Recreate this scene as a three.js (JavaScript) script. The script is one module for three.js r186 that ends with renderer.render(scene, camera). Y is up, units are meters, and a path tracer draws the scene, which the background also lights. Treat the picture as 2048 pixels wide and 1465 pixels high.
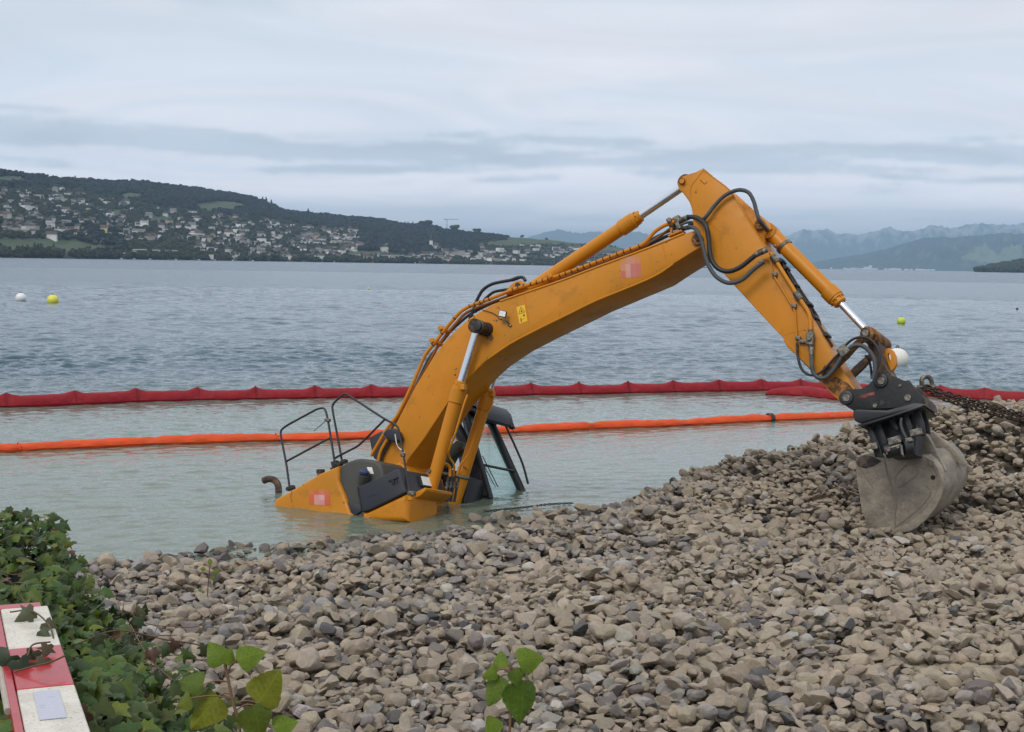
import * as THREE from 'three';
import { mergeGeometries, mergeVertices, toCreasedNormals } from 'three/addons/utils/BufferGeometryUtils.js';
import { RoundedBoxGeometry } from 'three/addons/geometries/RoundedBoxGeometry.js';
import { createNoise2D, createNoise3D } from 'simplex-noise';

// ---------------------------------------------------------------- camera
const V = (x, y, z) => new THREE.Vector3(x, y, z);
const scene = new THREE.Scene();
const FL = 2800, PW = 2048, PH = 1465, CX = 1024, CY = 732.5;      // the lens, in pixels of the photograph
const EYE = V(0, 3.8, 0), PITCH = Math.atan((CY - 527.7) / FL), ROLL = 0.0158;
const camera = new THREE.PerspectiveCamera(2 * Math.atan(CY / FL) * 180 / Math.PI, 1024 / 732, 0.1, 120000);
camera.position.copy(EYE);
camera.up.set(-Math.sin(ROLL), Math.cos(ROLL), 0);
camera.lookAt(EYE.x, EYE.y - Math.sin(PITCH), EYE.z - Math.cos(PITCH));
camera.updateMatrixWorld(true);
const renderer = new THREE.WebGLRenderer({ antialias: true });
renderer.toneMapping = THREE.LinearToneMapping;
renderer.toneMappingExposure = 1.06;
renderer.shadowMap.enabled = true;

const rng = (s) => () => { s = (s + 0x6d2b79f5) | 0; let t = Math.imul(s ^ (s >>> 15), 1 | s); t = (t + Math.imul(t ^ (t >>> 7), 61 | t)) ^ t; return ((t ^ (t >>> 14)) >>> 0) / 4294967296; };
const R0 = rng(11);
const noise2 = createNoise2D(rng(5)), noise3 = createNoise3D(rng(6));
const fbm = (x, y, o = 4, g = 0.5) => { let s = 0, a = 1, n = 0; for (let i = 0; i < o; i++) { s += a * noise2(x, y); n += a; a *= g; x = x * 2.03 + 17.1; y = y * 2.03 - 9.7; } return s / n; };
const clamp = THREE.MathUtils.clamp, lerp = THREE.MathUtils.lerp, smooth = (x, a, b) => THREE.MathUtils.smoothstep(x, a, b);

// ---------------------------------------------------------------- sky: thin overcast in long streaks
{
  const W = 3072, H = 1536, data = new Float32Array(W * H * 4);
  for (let row = 0; row < H; row++) {
    const up = ((row + 0.5) / H - 0.5) * Math.PI, y = Math.sin(up), el = up * 180 / Math.PI;
    for (let col = 0; col < W; col++) {
      const i = (row * W + col) * 4;
      data[i + 3] = 1;
      if (el < -0.5) { data[i] = 0.30; data[i + 1] = 0.34; data[i + 2] = 0.38; continue; }
      const round = ((col + 0.5) / W - 0.5) * 2 * Math.PI, cx = Math.cos(round), cz = Math.sin(round);
      const k = 1 / (Math.max(y, 0) + 0.035), px = cx * k, pz = cz * k;
      const wx = fbm(px * 0.11 + 3, pz * 0.11, 3), wz = fbm(px * 0.1 - 8, pz * 0.1 + 4, 3);
      const az = Math.atan2(cx, -cz) * 180 / Math.PI;
      let c = fbm(px * 0.20 + wx * 1.3 + 2.2, pz * 0.30 + wz * 1.3 + 0.4, 6, 0.55) * 0.85 + fbm(az * 0.022 + 4 + wx * 0.3, el * 0.20 + 7, 3) * 0.45;
      const fine = fbm(px * 0.5 + wx * 2, pz * 0.9 + wz * 2, 4, 0.55);
      // the long blue-grey band that lies low over the lake, and the brighter gap under it
      const wob = 0.30 * fbm(az * 0.07, 3.1, 3), edge = fbm(az * 0.085 + wx * 0.35 + 1.7, el * 1.15 + 3, 6, 0.58), soft = smooth(el, 1.5, 3);
      const env = Math.exp(-(((el - 4.35 - wob + 0.012 * az) / 0.95) ** 2)), env2 = Math.exp(-(((el - 2.1 + 0.5 * wob) / 0.5) ** 2));
      const band = soft * smooth(env * 1.05 + 1.25 * edge - 0.50, 0, 0.42) * smooth(env, 0.03, 0.35), streak = 0.6 * smooth(env2 + 0.8 * edge - 0.62, 0, 0.4);
      const gap = Math.exp(-(((el - 3.0 - wob * 0.5) / 0.6) ** 2)) * (1 - band);
      let b = 0.79 + 0.105 * c + 0.045 * fine - 0.15 * Math.max(band, streak) + 0.07 * gap;
      b *= (1 + 0.12 * smooth(el, 11, 60)) * (1 + 1.30 * Math.exp(-Math.max(0, el) / 3.2));
      const blue = clamp(0.30 - 0.9 * c + 0.75 * Math.max(band, streak) - 0.2 * gap + 0.2 * fine, 0, 1);       // thinner cloud lets more blue through
      const warm = gap * 0.5 * smooth(fbm(az * 0.12 + 40, el * 1.7, 3), 0.0, 0.7), low = Math.exp(-Math.max(0, el) / 3);
      data[i] = b * (0.985 - 0.13 * blue + 0.07 * warm + 0.24 * low);
      data[i + 1] = b * (1.012 - 0.025 * blue + 0.02 * warm + 0.07 * low);
      data[i + 2] = b * (1.085 + 0.04 * blue - 0.06 * warm);
    }
  }
  const t = new THREE.DataTexture(data, W, H, THREE.RGBAFormat, THREE.FloatType);
  t.mapping = THREE.EquirectangularReflectionMapping; t.magFilter = THREE.LinearFilter; t.needsUpdate = true;
  scene.background = t; scene.environment = t;
}
const sun = new THREE.DirectionalLight(new THREE.Color().setRGB(1, 0.95, 0.88), 1.5);
sun.position.set(-30, 62, 24); sun.target.position.set(0, 0, -20);
sun.castShadow = true; sun.shadow.radius = 45; sun.shadow.mapSize.set(2048, 2048);
Object.assign(sun.shadow.camera, { left: -40, right: 40, top: 40, bottom: -40, near: 1, far: 200 });
scene.add(sun, sun.target);
scene.fog = new THREE.FogExp2(new THREE.Color().setRGB(0.52, 0.76, 1.0), 0.000048);

// ---------------------------------------------------------------- measuring and building helpers
const fwd = V(0, -Math.sin(PITCH), -Math.cos(PITCH)), rt0 = V(1, 0, 0), up0 = V(0, Math.cos(PITCH), -Math.sin(PITCH));
const RIGHT = rt0.clone().multiplyScalar(Math.cos(ROLL)).addScaledVector(up0, Math.sin(ROLL)), UP = up0.clone().multiplyScalar(Math.cos(ROLL)).addScaledVector(rt0, -Math.sin(ROLL));
const ray = (px, py) => fwd.clone().addScaledVector(RIGHT, (px - CX) / FL).addScaledVector(UP, -(py - CY) / FL);
const at = (px, py, depth) => ray(px, py).multiplyScalar(depth).add(EYE);
const onLevel = (px, py, h) => { const d = ray(px, py); return d.multiplyScalar((h - EYE.y) / d.y).add(EYE); };
const project = (p) => { const d = p.clone().sub(EYE), z = d.dot(fwd); return [CX + FL * d.dot(RIGHT) / z, CY - FL * d.dot(UP) / z, z]; };
const horizonY = (px) => 527.7 + ROLL * (px - CX);
class Frame {            // a place and three axes to measure and build in
  constructor(o, x, y, z) { this.o = o; this.x = x.clone().normalize(); this.y = y.clone().normalize(); this.z = z.clone().normalize(); this.m = new THREE.Matrix4().makeBasis(this.x, this.y, this.z).setPosition(o); this.i = this.m.clone().invert(); }
  at(px, py, z = 0) { const e = EYE.clone().applyMatrix4(this.i), d = ray(px, py).transformDirection(this.i), t = (z - e.z) / d.z; return e.addScaledVector(d, t); }
  local(p) { return p.clone().applyMatrix4(this.i); }
}
const cam3 = (r, u, toward) => V(0, 0, 0).addScaledVector(RIGHT, r).addScaledVector(UP, u).addScaledVector(fwd, -toward);

const used = {};
const numbered = (n) => { const k = used[n] = (used[n] ?? -1) + 1; return k ? n + '_' + String(k).padStart(3, '0') : n; };
function tag(o, label, category, group) { o.userData.label = label; o.userData.category = category; if (group) o.userData.group = group; return o; }
function thing(name, label, category, pos, group) { const g = new THREE.Group(); g.name = numbered(name); if (pos) g.position.copy(pos); scene.add(g); return tag(g, label, category, group); }
function mesh(name, geo, mat, parent) { const m = new THREE.Mesh(Array.isArray(geo) ? mergeAll(geo) : geo, mat); m.name = parent === scene ? numbered(name) : name; m.castShadow = m.receiveShadow = true; parent.add(m); return m; }
function mergeAll(gs) { return mergeGeometries(gs.map((g) => { const h = g.index ? g.toNonIndexed() : g.clone(); for (const k of Object.keys(h.attributes)) if (!['position', 'normal', 'uv'].includes(k)) h.deleteAttribute(k); if (!h.attributes.uv) h.setAttribute('uv', new THREE.BufferAttribute(new Float32Array(h.attributes.position.count * 2), 2)); return h; })); }
function boxUV(g, s = 1) { // uv in metres, by the dominant axis of each face
  const h = g.index ? g.toNonIndexed() : g; h.computeBoundingBox();
  const p = h.attributes.position, n = h.attributes.normal, uv = new Float32Array(p.count * 2);
  for (let i = 0; i < p.count; i += 3) {
    let ax = 0, ay = 0, az = 0; for (let k = 0; k < 3; k++) { ax += n.getX(i + k); ay += n.getY(i + k); az += n.getZ(i + k); }
    ax = Math.abs(ax); ay = Math.abs(ay); az = Math.abs(az);
    for (let k = 0; k < 3; k++) { const x = p.getX(i + k), y = p.getY(i + k), z = p.getZ(i + k); const [u, v] = az >= ax && az >= ay ? [x, y] : ax >= ay ? [z, y] : [x, z]; uv[(i + k) * 2] = u * s; uv[(i + k) * 2 + 1] = v * s; }
  }
  h.setAttribute('uv', new THREE.BufferAttribute(uv, 2)); return h;
}
const flat = (pts) => pts.map((p) => new THREE.Vector2(p.x, p.y));
function shapeOf(pts, holes) { const s = new THREE.Shape(flat(pts)); for (const h of holes ?? []) s.holes.push(new THREE.Path(flat(h))); return s; }
function slab(pts, z0, z1, bevel = 0.012, holes, seg = 2) { // an outline given thickness along z
  const g = new THREE.ExtrudeGeometry(shapeOf(pts, holes), { depth: z1 - z0 - 2 * bevel, bevelEnabled: bevel > 0, bevelThickness: bevel, bevelSize: bevel, bevelOffset: -bevel, bevelSegments: seg, curveSegments: 8 });
  g.translate(0, 0, z0 + bevel); return boxUV(toCreasedNormals(g, 0.5));
}
function rod(a, b, r, r2 = r, seg = 20) { // a round bar from a to b
  const d = b.clone().sub(a), g = new THREE.CylinderGeometry(r2, r, d.length(), seg, 1);
  g.translate(0, d.length() / 2, 0).applyQuaternion(new THREE.Quaternion().setFromUnitVectors(V(0, 1, 0), d.normalize())).translate(a.x, a.y, a.z); return g;
}
function turned(a, b, prof, seg = 24) { // a lathe along a-b: prof = [share of the length, radius]
  const d = b.clone().sub(a), L = d.length(), g = new THREE.LatheGeometry(prof.map(([t, r]) => new THREE.Vector2(r, t * L)), seg);
  g.applyQuaternion(new THREE.Quaternion().setFromUnitVectors(V(0, 1, 0), d.normalize())).translate(a.x, a.y, a.z); return toCreasedNormals(g, 0.6);
}
function tube(pts, r, n = 8, seg) { const c = new THREE.CatmullRomCurve3(pts, false, 'centripetal'); return new THREE.TubeGeometry(c, seg ?? pts.length * 6, r, n, false); }
function bentPipe(pts, r, n = 8, fillet = 0.05) { // straight runs with rounded bends
  const q = [pts[0]];
  for (let i = 1; i < pts.length - 1; i++) {
    const a = pts[i - 1], b = pts[i], c = pts[i + 1], f1 = Math.min(fillet, a.distanceTo(b) * 0.4), f2 = Math.min(fillet, c.distanceTo(b) * 0.4);
    const p = b.clone().lerp(a, f1 / a.distanceTo(b)), s = b.clone().lerp(c, f2 / c.distanceTo(b));
    for (let k = 0; k <= 4; k++) { const t = k / 4; q.push(p.clone().multiplyScalar((1 - t) ** 2).addScaledVector(b, 2 * t * (1 - t)).addScaledVector(s, t * t)); }
  }
  q.push(pts[pts.length - 1]);
  const path = new THREE.CurvePath(); for (let i = 0; i < q.length - 1; i++) path.add(new THREE.LineCurve3(q[i], q[i + 1]));
  return new THREE.TubeGeometry(path, q.length * 3, r, n, false);
}
function box(cx, cy, cz, w, h, d, r = 0.01) { const g = new RoundedBoxGeometry(w, h, d, 2, Math.min(r, w / 2.1, h / 2.1, d / 2.1)); g.translate(cx, cy, cz); return boxUV(g); }

// ---------------------------------------------------------------- textures and materials
function texture(n, fn, srgb, rep = 1) {
  const d = new Uint8Array(n * n * 4);
  for (let y = 0; y < n; y++) for (let x = 0; x < n; x++) { const c = fn(x / n, y / n), i = (y * n + x) * 4; for (let k = 0; k < 3; k++) d[i + k] = clamp(Math.round((Array.isArray(c) ? c[k] : c) * 255), 0, 255); d[i + 3] = 255; }
  const t = new THREE.DataTexture(d, n, n); t.magFilter = THREE.LinearFilter; t.wrapS = t.wrapT = THREE.RepeatWrapping; t.repeat.set(rep, rep); if (srgb) t.colorSpace = THREE.SRGBColorSpace; t.needsUpdate = true; return t;
}
// noise that closes on itself at the edge of its tile
const lattice = (() => { const r = rng(99), p = new Float32Array(4096 * 2); for (let i = 0; i < 4096; i++) { const a = r() * 6.2832; p[i * 2] = Math.cos(a); p[i * 2 + 1] = Math.sin(a); } return p; })();
function tileNoise(u, v, f, o = 4, g = 0.5, seed = 0) {
  let s = 0, a = 1, n = 0;
  for (let i = 0; i < o; i++) {
    const x = u * f, y = v * f, ix = Math.floor(x), iy = Math.floor(y), fx = x - ix, fy = y - iy, sx = fx * fx * fx * (fx * (fx * 6 - 15) + 10), sy = fy * fy * fy * (fy * (fy * 6 - 15) + 10);
    const dot = (cx, cy) => { const X = (((ix + cx) % f) + f) % f, Y = (((iy + cy) % f) + f) % f, h = (Math.imul(X + seed * 131 + 7, 374761393) ^ Math.imul(Y + i * 57 + 3, 668265263)) >>> 0, k = ((h ^ (h >>> 13)) & 4095) * 2; return lattice[k] * (fx - cx) + lattice[k + 1] * (fy - cy); };
    s += a * 1.5 * lerp(lerp(dot(0, 0), dot(1, 0), sx), lerp(dot(0, 1), dot(1, 1), sx), sy); n += a * 0.8; a *= g; f *= 2;
  }
  return s / n;
}
const C3 = (r, g, b) => new THREE.Color().setRGB(r, g, b);
const grimeTex = texture(512, (u, v) => { const a = tileNoise(u, v, 3, 5, 0.55, 1), b = tileNoise(u, v, 22, 3, 0.6, 7), sp = b > 0.62 ? (b - 0.62) * 1.1 : 0; const k = 0.95 + 0.055 * a - sp; return [k, k - 0.02 * Math.max(0, a), k - 0.04 * Math.max(0, a)]; }, true, 0.5);
const paintTex = texture(1024, (u, v) => { // sun-faded patches, dried mud, thin scratches and runs
  const a = tileNoise(u, v, 3, 6, 0.58, 1), b = tileNoise(u, v, 24, 3, 0.6, 7), run = tileNoise(u, v, 2, 2, 0.5, 9) + 0.8 * tileNoise(u * 1, v, 40, 1, 0.5, 12) * 0, mud = smooth(tileNoise(u, v, 5, 6, 0.62, 33), 0.16, 0.5), sc = Math.abs(tileNoise(u, v, 5, 2, 0.4, 71)) < 0.006 && b > 0.05 ? 0.12 : 0, chip = b > 0.58 ? (b - 0.58) * 1.6 : 0, k = 0.93 + 0.07 * a + 0.03 * run - chip - sc;
  return [lerp(k, 0.70, mud * 0.38), lerp(k - 0.03 * a, 0.68, mud * 0.32), lerp(k - 0.06 * a, 1, mud * 0.4)]; }, true, 0.4);
const roughTex = texture(256, (u, v) => 0.72 + 0.28 * tileNoise(u, v, 4, 4, 0.6, 3), false, 0.8);
const dirtTex = texture(512, (u, v) => { const a = tileNoise(u, v, 4, 5, 0.6, 11), b = tileNoise(u, v, 14, 4, 0.6, 23); const m = smooth(a + 0.5 * b, -0.35, 0.55); return [lerp(0.52, 1, m), lerp(0.5, 0.97, m), lerp(0.5, 0.9, m)]; }, true, 1.1);
const dirtBump = texture(256, (u, v) => 0.5 + 0.5 * tileNoise(u, v, 12, 5, 0.6, 31), false, 1.6);
const P = (o) => new THREE.MeshPhysicalMaterial(o), S = (o) => new THREE.MeshStandardMaterial(o);
const M = {
  paint: P({ name: 'orange_paint', color: C3(0.63, 0.232, 0.004), map: paintTex, roughness: 0.66, roughnessMap: roughTex, specularIntensity: 0.7, clearcoat: 0.06, clearcoatRoughness: 0.4 }),
  paintDirty: P({ name: 'dirty_orange_paint', color: C3(0.40, 0.165, 0.03), map: dirtTex, roughness: 0.7, bumpMap: dirtBump, bumpScale: 0.004 }),
  rust: S({ name: 'oily_brown_steel', color: C3(0.13, 0.075, 0.04), map: dirtTex, roughness: 0.62, metalness: 0.2, bumpMap: dirtBump, bumpScale: 0.004 }),
  tank: S({ name: 'grey_plastic', color: C3(0.062, 0.06, 0.052), map: grimeTex, roughness: 0.6 }),
  box: S({ name: 'dark_plastic', color: C3(0.022, 0.025, 0.034), map: grimeTex, roughness: 0.5 }),
  black: S({ name: 'black_steel', color: C3(0.016, 0.016, 0.019), roughness: 0.45 }),
  hoseBlack: S({ name: 'black_hose', color: C3(0.012, 0.013, 0.016), roughness: 0.5 }),
  hoseGrey: S({ name: 'grey_hose', color: C3(0.06, 0.065, 0.07), map: grimeTex, roughness: 0.6 }),
  chrome: S({ name: 'chromed_rod', color: C3(0.72, 0.73, 0.76), roughness: 0.16, metalness: 1 }),
  zinc: S({ name: 'dull_zinc', color: C3(0.34, 0.33, 0.30), map: dirtTex, roughness: 0.5, metalness: 0.6 }),
  coupler: S({ name: 'scuffed_black_steel', color: C3(0.046, 0.045, 0.047), map: texture(512, (u, v) => { const a = tileNoise(u, v, 5, 5, 0.62, 41), b = tileNoise(u, v, 30, 2, 0.5, 4); const m = smooth(a, 0.05, 0.6) * 0.5 + (b > 0.66 ? 0.35 : 0); return [0.50 + 0.45 * m, 0.50 + 0.41 * m, 0.52 + 0.30 * m]; }, true, 0.9), roughness: 0.6, metalness: 0.15, bumpMap: dirtBump, bumpScale: 0.003 }),
  bucket: S({ name: 'muddy_worn_steel', color: C3(0.41, 0.385, 0.345), map: texture(1024, (u, v) => { const a = tileNoise(u, v, 4, 6, 0.6, 51), b = tileNoise(u, v * 0.999, 40, 3, 0.6, 8), m = smooth(a, -0.6, 0.6), w = tileNoise(u, v * 3, 9, 4, 0.6, 5) * 0.05; const s = Math.abs(tileNoise(u, v, 4, 3, 0.45, 15)) < 0.008 ? 0.12 : 0; return [lerp(0.76, 0.97, m) + 0.05 * b + s + w, lerp(0.73, 0.93, m) + 0.05 * b + s + w, lerp(0.70, 0.86, m) + 0.05 * b + s + w]; }, true, 0.8), roughness: 0.72, metalness: 0.1, bumpMap: dirtBump, bumpScale: 0.006 }),
  glass: P({ name: 'cab_glass', color: C3(0.76, 1.0, 0.985), roughness: 0.27, transmission: 1, thickness: 0, ior: 1.5 }),
  lens: P({ name: 'lamp_lens', color: C3(0.85, 0.85, 0.82), roughness: 0.3 }),
  white: S({ name: 'white_sticker', color: C3(0.72, 0.71, 0.66), roughness: 0.5 }),
  blue: S({ name: 'blue_cap', color: C3(0.02, 0.035, 0.10), roughness: 0.45 }),
};

// ---------------------------------------------------------------- the lake
const RED_LINE = [[-260, 828], [0, 822], [150, 816.5], [300, 810], [500, 806], [640, 803.5], [800, 801], [960, 799], [1060, 797], [1200, 794.5], [1350, 791.5], [1500, 789], [1600, 788], [1700, 790], [1800, 796], [1920, 804], [2048, 811], [2300, 826]].map(([x, y]) => onLevel(x, y - 7, 0));
const ORANGE_LINE = [[-300, 922], [0, 911], [150, 904], [300, 897], [450, 892], [553, 889], [640, 888], [738, 884], [860, 880], [1008, 873.5], [1100, 869], [1185, 865], [1290, 861.5], [1370, 858], [1460, 853], [1540, 849], [1640, 845], [1725, 841]].map(([x, y]) => onLevel(x, y - 7, 0));
const polar = (p) => [Math.atan2(p.x, -p.z), Math.hypot(p.x, p.z)];
function reach(line) { const q = line.map(polar); return (a) => { if (a <= q[0][0]) return q[0][1]; for (let i = 1; i < q.length; i++) if (a < q[i][0]) return lerp(q[i - 1][1], q[i][1], (a - q[i - 1][0]) / (q[i][0] - q[i - 1][0])); return q[q.length - 1][1]; }; }
const redAt = reach(RED_LINE), orangeAt = reach(ORANGE_LINE);
const WAVES = (() => {
  const r = rng(77), w = [];
  for (let i = 0; i < 72; i++) {
    const L = 0.30 * Math.pow(15, Math.pow(r(), 1.5)), dir = 1.15 + (r() + r() + r() - 1.5) * 0.95;          // wind blows from the lake towards the shore
    w.push({ k: 2 * Math.PI / L, L, x: Math.cos(dir), z: Math.sin(dir), a: 0.0068 * Math.pow(L, 0.52), p: r() * 6.283 });
  }
  return w;
})();
{
  const pos = [], nor = [], col = [], uv = [], idx = [], inner = [], distant = [], middle = [], cols = [];
  for (let a = -180; a < -27; a += 9) cols.push(a);
  for (let i = 0; i <= 620; i++) cols.push(-24 + 48 * i / 620);
  for (let a = 33; a <= 180; a += 7) cols.push(a);
  const rows = [0.5, 4, 8, 12]; for (let r = 15; r < 100000; r *= r < 70 ? 1.0024 : r < 220 ? 1.0032 : r < 700 ? 1.009 : r < 1500 ? 1.04 : 1.12) rows.push(r);
  const cIn = C3(0.138, 0.165, 0.120), cMid = C3(0.128, 0.172, 0.142), cOut = C3(0.045, 0.090, 0.122), cFar = C3(0.045, 0.085, 0.125), c = new THREE.Color();
  rows.forEach((r, j) => cols.forEach((deg, i) => {
    const a = deg * Math.PI / 180, x = Math.sin(a) * r, z = -Math.cos(a) * r, fine = Math.abs(deg) < 25 && r > 14 && r < 700;
    const rb = redAt(a), ob = orangeAt(a), out = smooth(r, rb - 0.35, rb + 0.6), mid = smooth(r, ob - 0.2, ob + 0.5);
    let h = 0, hx = 0, hz = 0;
    if (fine) {
      const dr = r * (r < 70 ? 0.0024 : r < 220 ? 0.0032 : 0.009), calmS = lerp(lerp(0.22, 0.28, mid), 1, out), calmL = lerp(lerp(0.08, 0.11, mid), 1, out);
      const gust = 0.85 + 0.4 * noise2(x * 0.05, z * 0.035);
      for (const w of WAVES) {
        const f = clamp((w.L / dr - 2) / 2, 0, 1); if (!f) continue;
        const calm = w.L < 0.9 ? calmS : calmL, s = w.k * (w.x * x + w.z * z) + w.p + 0.6 * Math.sin(x * 0.3 + w.p) + 0.5 * Math.sin(z * 0.21 + w.p * 2), A = w.a * f * calm * gust;
        const sn = Math.sin(s), cs = Math.cos(s);
        h += A * (sn - 0.28 * Math.cos(2 * s)); const d = A * w.k * (cs + 0.56 * Math.sin(2 * s)); hx += d * w.x; hz += d * w.z;
      }
    }
    pos.push(x, h, z); const n = Math.hypot(hx, 1, hz); nor.push(-hx / n, 1 / n, -hz / n); uv.push(x, z);
    const b = 0.5 + 0.5 * fbm(x * 0.07, z * 0.05, 3);
    c.copy(cIn).lerp(cMid, clamp(mid * 0.8 + 0.35 * smooth(r, 20, 27) + 0.2 * (b - 0.5), 0, 1)).lerp(cOut, out * clamp(0.7 + 0.3 * smooth(r, rb, rb + 14), 0, 1)).lerp(cFar, smooth(r, 80, 600));
    col.push(c.r, c.g, c.b);
  }));
  const n = cols.length;
  for (let j = 0; j < rows.length - 1; j++) for (let i = 0; i < n - 1; i++) { const q = j * n + i; (rows[j] > 480 ? distant : rows[j] > 190 ? middle : Math.abs(cols[i] + 0.04) < 24 && rows[j] < redAt((cols[i] + 0.04) * Math.PI / 180) ? inner : idx).push(q, q + 1, q + n, q + 1, q + n + 1, q + n); }
  const rip = texture(1024, (u, v) => 0.5 + 0.42 * tileNoise(u, v, 26, 4, 0.62, 2), false, 1 / 5), attr = [new THREE.Float32BufferAttribute(pos, 3), new THREE.Float32BufferAttribute(nor, 3), new THREE.Float32BufferAttribute(col, 3), new THREE.Float32BufferAttribute(uv, 2)];
  const sheet = (name, index, bump, label, rough = 0.05) => { // open lake and sheltered water meet under the red boom
    const g = new THREE.BufferGeometry(), re = new Map(), parts = [[], [], [], []], ix = index.map((k) => { if (!re.has(k)) { re.set(k, re.size); attr.forEach((a, q) => { for (let c = 0; c < a.itemSize; c++) parts[q].push(a.array[k * a.itemSize + c]); }); } return re.get(k); });
    ['position', 'normal', 'color', 'uv'].forEach((k, q) => g.setAttribute(k, new THREE.Float32BufferAttribute(parts[q], attr[q].itemSize))); g.setIndex(ix);
    const w = mesh(name, g, P({ name: name + '_surface', vertexColors: true, roughness: rough, ior: 1.333, bumpMap: rip, bumpScale: bump }), scene); w.castShadow = false; w.userData.kind = 'structure'; w.userData.label = label;
  };
  sheet('lake_water', idx, 0.03, 'choppy grey blue open lake beyond the red boom'); sheet('lake_water', middle, 0.03, 'open lake round the white and yellow buoys and beyond them', 0.19); sheet('distant_water', distant, 0.04, 'far part of the open lake up to the other shore', 0.27); sheet('sheltered_water', inner, 0.014, 'calm murky green grey water inside the floating booms');
}

// ---------------------------------------------------------------- the far shore: one hillside with woods, meadows and a town
const curve = (t) => (x) => { if (x <= t[0][0]) return t[0][1]; for (let i = 1; i < t.length; i++) if (x < t[i][0]) return lerp(t[i - 1][1], t[i][1], (x - t[i - 1][0]) / (t[i][0] - t[i - 1][0])); return t[t.length - 1][1]; };
const crestY = curve([[-700, 325], [-200, 347], [0, 349], [60, 356], [115, 363], [200, 367], [290, 370], [330, 375], [400, 384], [450, 391], [500, 398], [530, 408], [560, 424], [600, 431], [650, 435], [700, 440], [740, 442], [780, 448], [800, 453], [830, 456], [900, 462], [950, 468], [1000, 473], [1050, 476], [1100, 481], [1150, 486], [1200, 490], [1240, 496], [1290, 508], [1350, 524], [1420, 536], [1500, 546]]);
const nearR = (px) => 2600 + Math.max(-500, px) * 1.35, ridgeR = (px) => nearR(px) + 1750 + 300 * Math.sin(px * 0.004);
function hill(px, t) { // a place on the hillside: t = 0 at the water, 1 on the ridge
  const d = ray(px, horizonY(px)); d.y = 0; d.normalize();
  const r = lerp(nearR(px), ridgeR(px), t), top = at(px, crestY(px), 1).sub(EYE), slope = top.y / Math.hypot(top.x, top.z), H = Math.max(0, EYE.y + slope * ridgeR(px));
  const s = t <= 1 ? 0.02 * smooth(t, 0, 0.02) + 0.98 * Math.pow(Math.max(0, t), 1.12) : 1 - (t - 1) * 0.6;
  const bump = (t > 0.03 && t < 1.05) ? 9 * fbm(px * 0.011, t * 7, 3) * Math.min(1, (1.05 - t) * 5) * Math.min(1, t * 8) : 0;
  return V(d.x * r, Math.max(-4, (t <= 0 ? -3 : 0) + H * s + bump * Math.min(1, H / 60) + 0.8), d.z * r);
}
function hillT(px, py) { let a = 0, b = 1; for (let i = 0; i < 22; i++) { const m = (a + b) / 2; if (project(hill(px, m))[1] > py) a = m; else b = m; } return (a + b) / 2; }
const forestY = curve([[-700, 380], [0, 376], [130, 374], [180, 388], [250, 402], [330, 416], [400, 422], [480, 434], [560, 442], [650, 455], [720, 462], [800, 476], [860, 488], [930, 486], [1000, 480], [1300, 480]]);
const meadow = (px, py) => { // open green patches
  const e = (x, y, a, b) => ((px - x) / a) ** 2 + ((py - y) / b) ** 2 < 1;
  return e(15, 362, 40, 10) || e(262, 394, 26, 8) || e(440, 414, 55, 11) || e(60, 489, 120, 11) || e(150, 497, 90, 8) || e(1110, 483, 110, 7) || e(1070, 477, 60, 5) || e(1210, 500, 50, 6) || e(735, 509, 45, 7) || e(320, 440, 30, 6) || e(240, 424, 25, 5) || e(1010, 487, 40, 5);
};
{
  const pos = [], col = [], idx = [], nx = 300, nt = 56, c = new THREE.Color();
  for (let j = 0; j <= nt; j++) for (let i = 0; i <= nx; i++) {
    const px = lerp(-700, 1500, i / nx), t = lerp(-0.03, 1.5, Math.pow(j / nt, 1.2)), p = hill(px, t); pos.push(p.x, p.y, p.z);
    const py = project(p)[1], n = fbm(px * 0.02, t * 9, 3);
    if (meadow(px, py)) c.setRGB(0.045, 0.066, 0.024); else if (py < forestY(px)) c.setRGB(0.008, 0.013, 0.011); else c.setRGB(0.022 + 0.010 * n, 0.034 + 0.010 * n, 0.018);
    col.push(c.r, c.g, c.b);
  }
  for (let j = 0; j < nt; j++) for (let i = 0; i < nx; i++) { const q = j * (nx + 1) + i; idx.push(q, q + 1, q + nx + 1, q + 1, q + nx + 2, q + nx + 1); }
  const g = new THREE.BufferGeometry(); g.setAttribute('position', new THREE.Float32BufferAttribute(pos, 3)); g.setAttribute('color', new THREE.Float32BufferAttribute(col, 3)); g.setIndex(idx); g.computeVertexNormals();
  const m = mesh('hillside', g, S({ name: 'hillside_ground', vertexColors: true, roughness: 1 }), scene); m.userData.kind = 'structure'; m.castShadow = false;
}
const wallMats = [[0.80, 0.78, 0.74], [0.62, 0.60, 0.56], [0.42, 0.38, 0.34], [0.32, 0.31, 0.31], [0.46, 0.38, 0.28], [0.66, 0.56, 0.20]].map((c, i) => S({ name: 'house_render', color: C3(...c), roughness: 0.9 }));
const WALL = ['white', 'off white', 'beige', 'grey', 'ochre', 'yellow'];
const roofMats = [[0.075, 0.056, 0.050], [0.060, 0.056, 0.058], [0.098, 0.068, 0.058], [0.15, 0.145, 0.15]].map((c) => S({ name: 'roof_tiles', color: C3(...c), roughness: 0.9 }));
const ROOF = ['brown', 'slate', 'reddish', 'greyish'];
const glassDark = S({ name: 'dark_window', color: C3(0.03, 0.035, 0.045), roughness: 0.2 });
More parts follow.
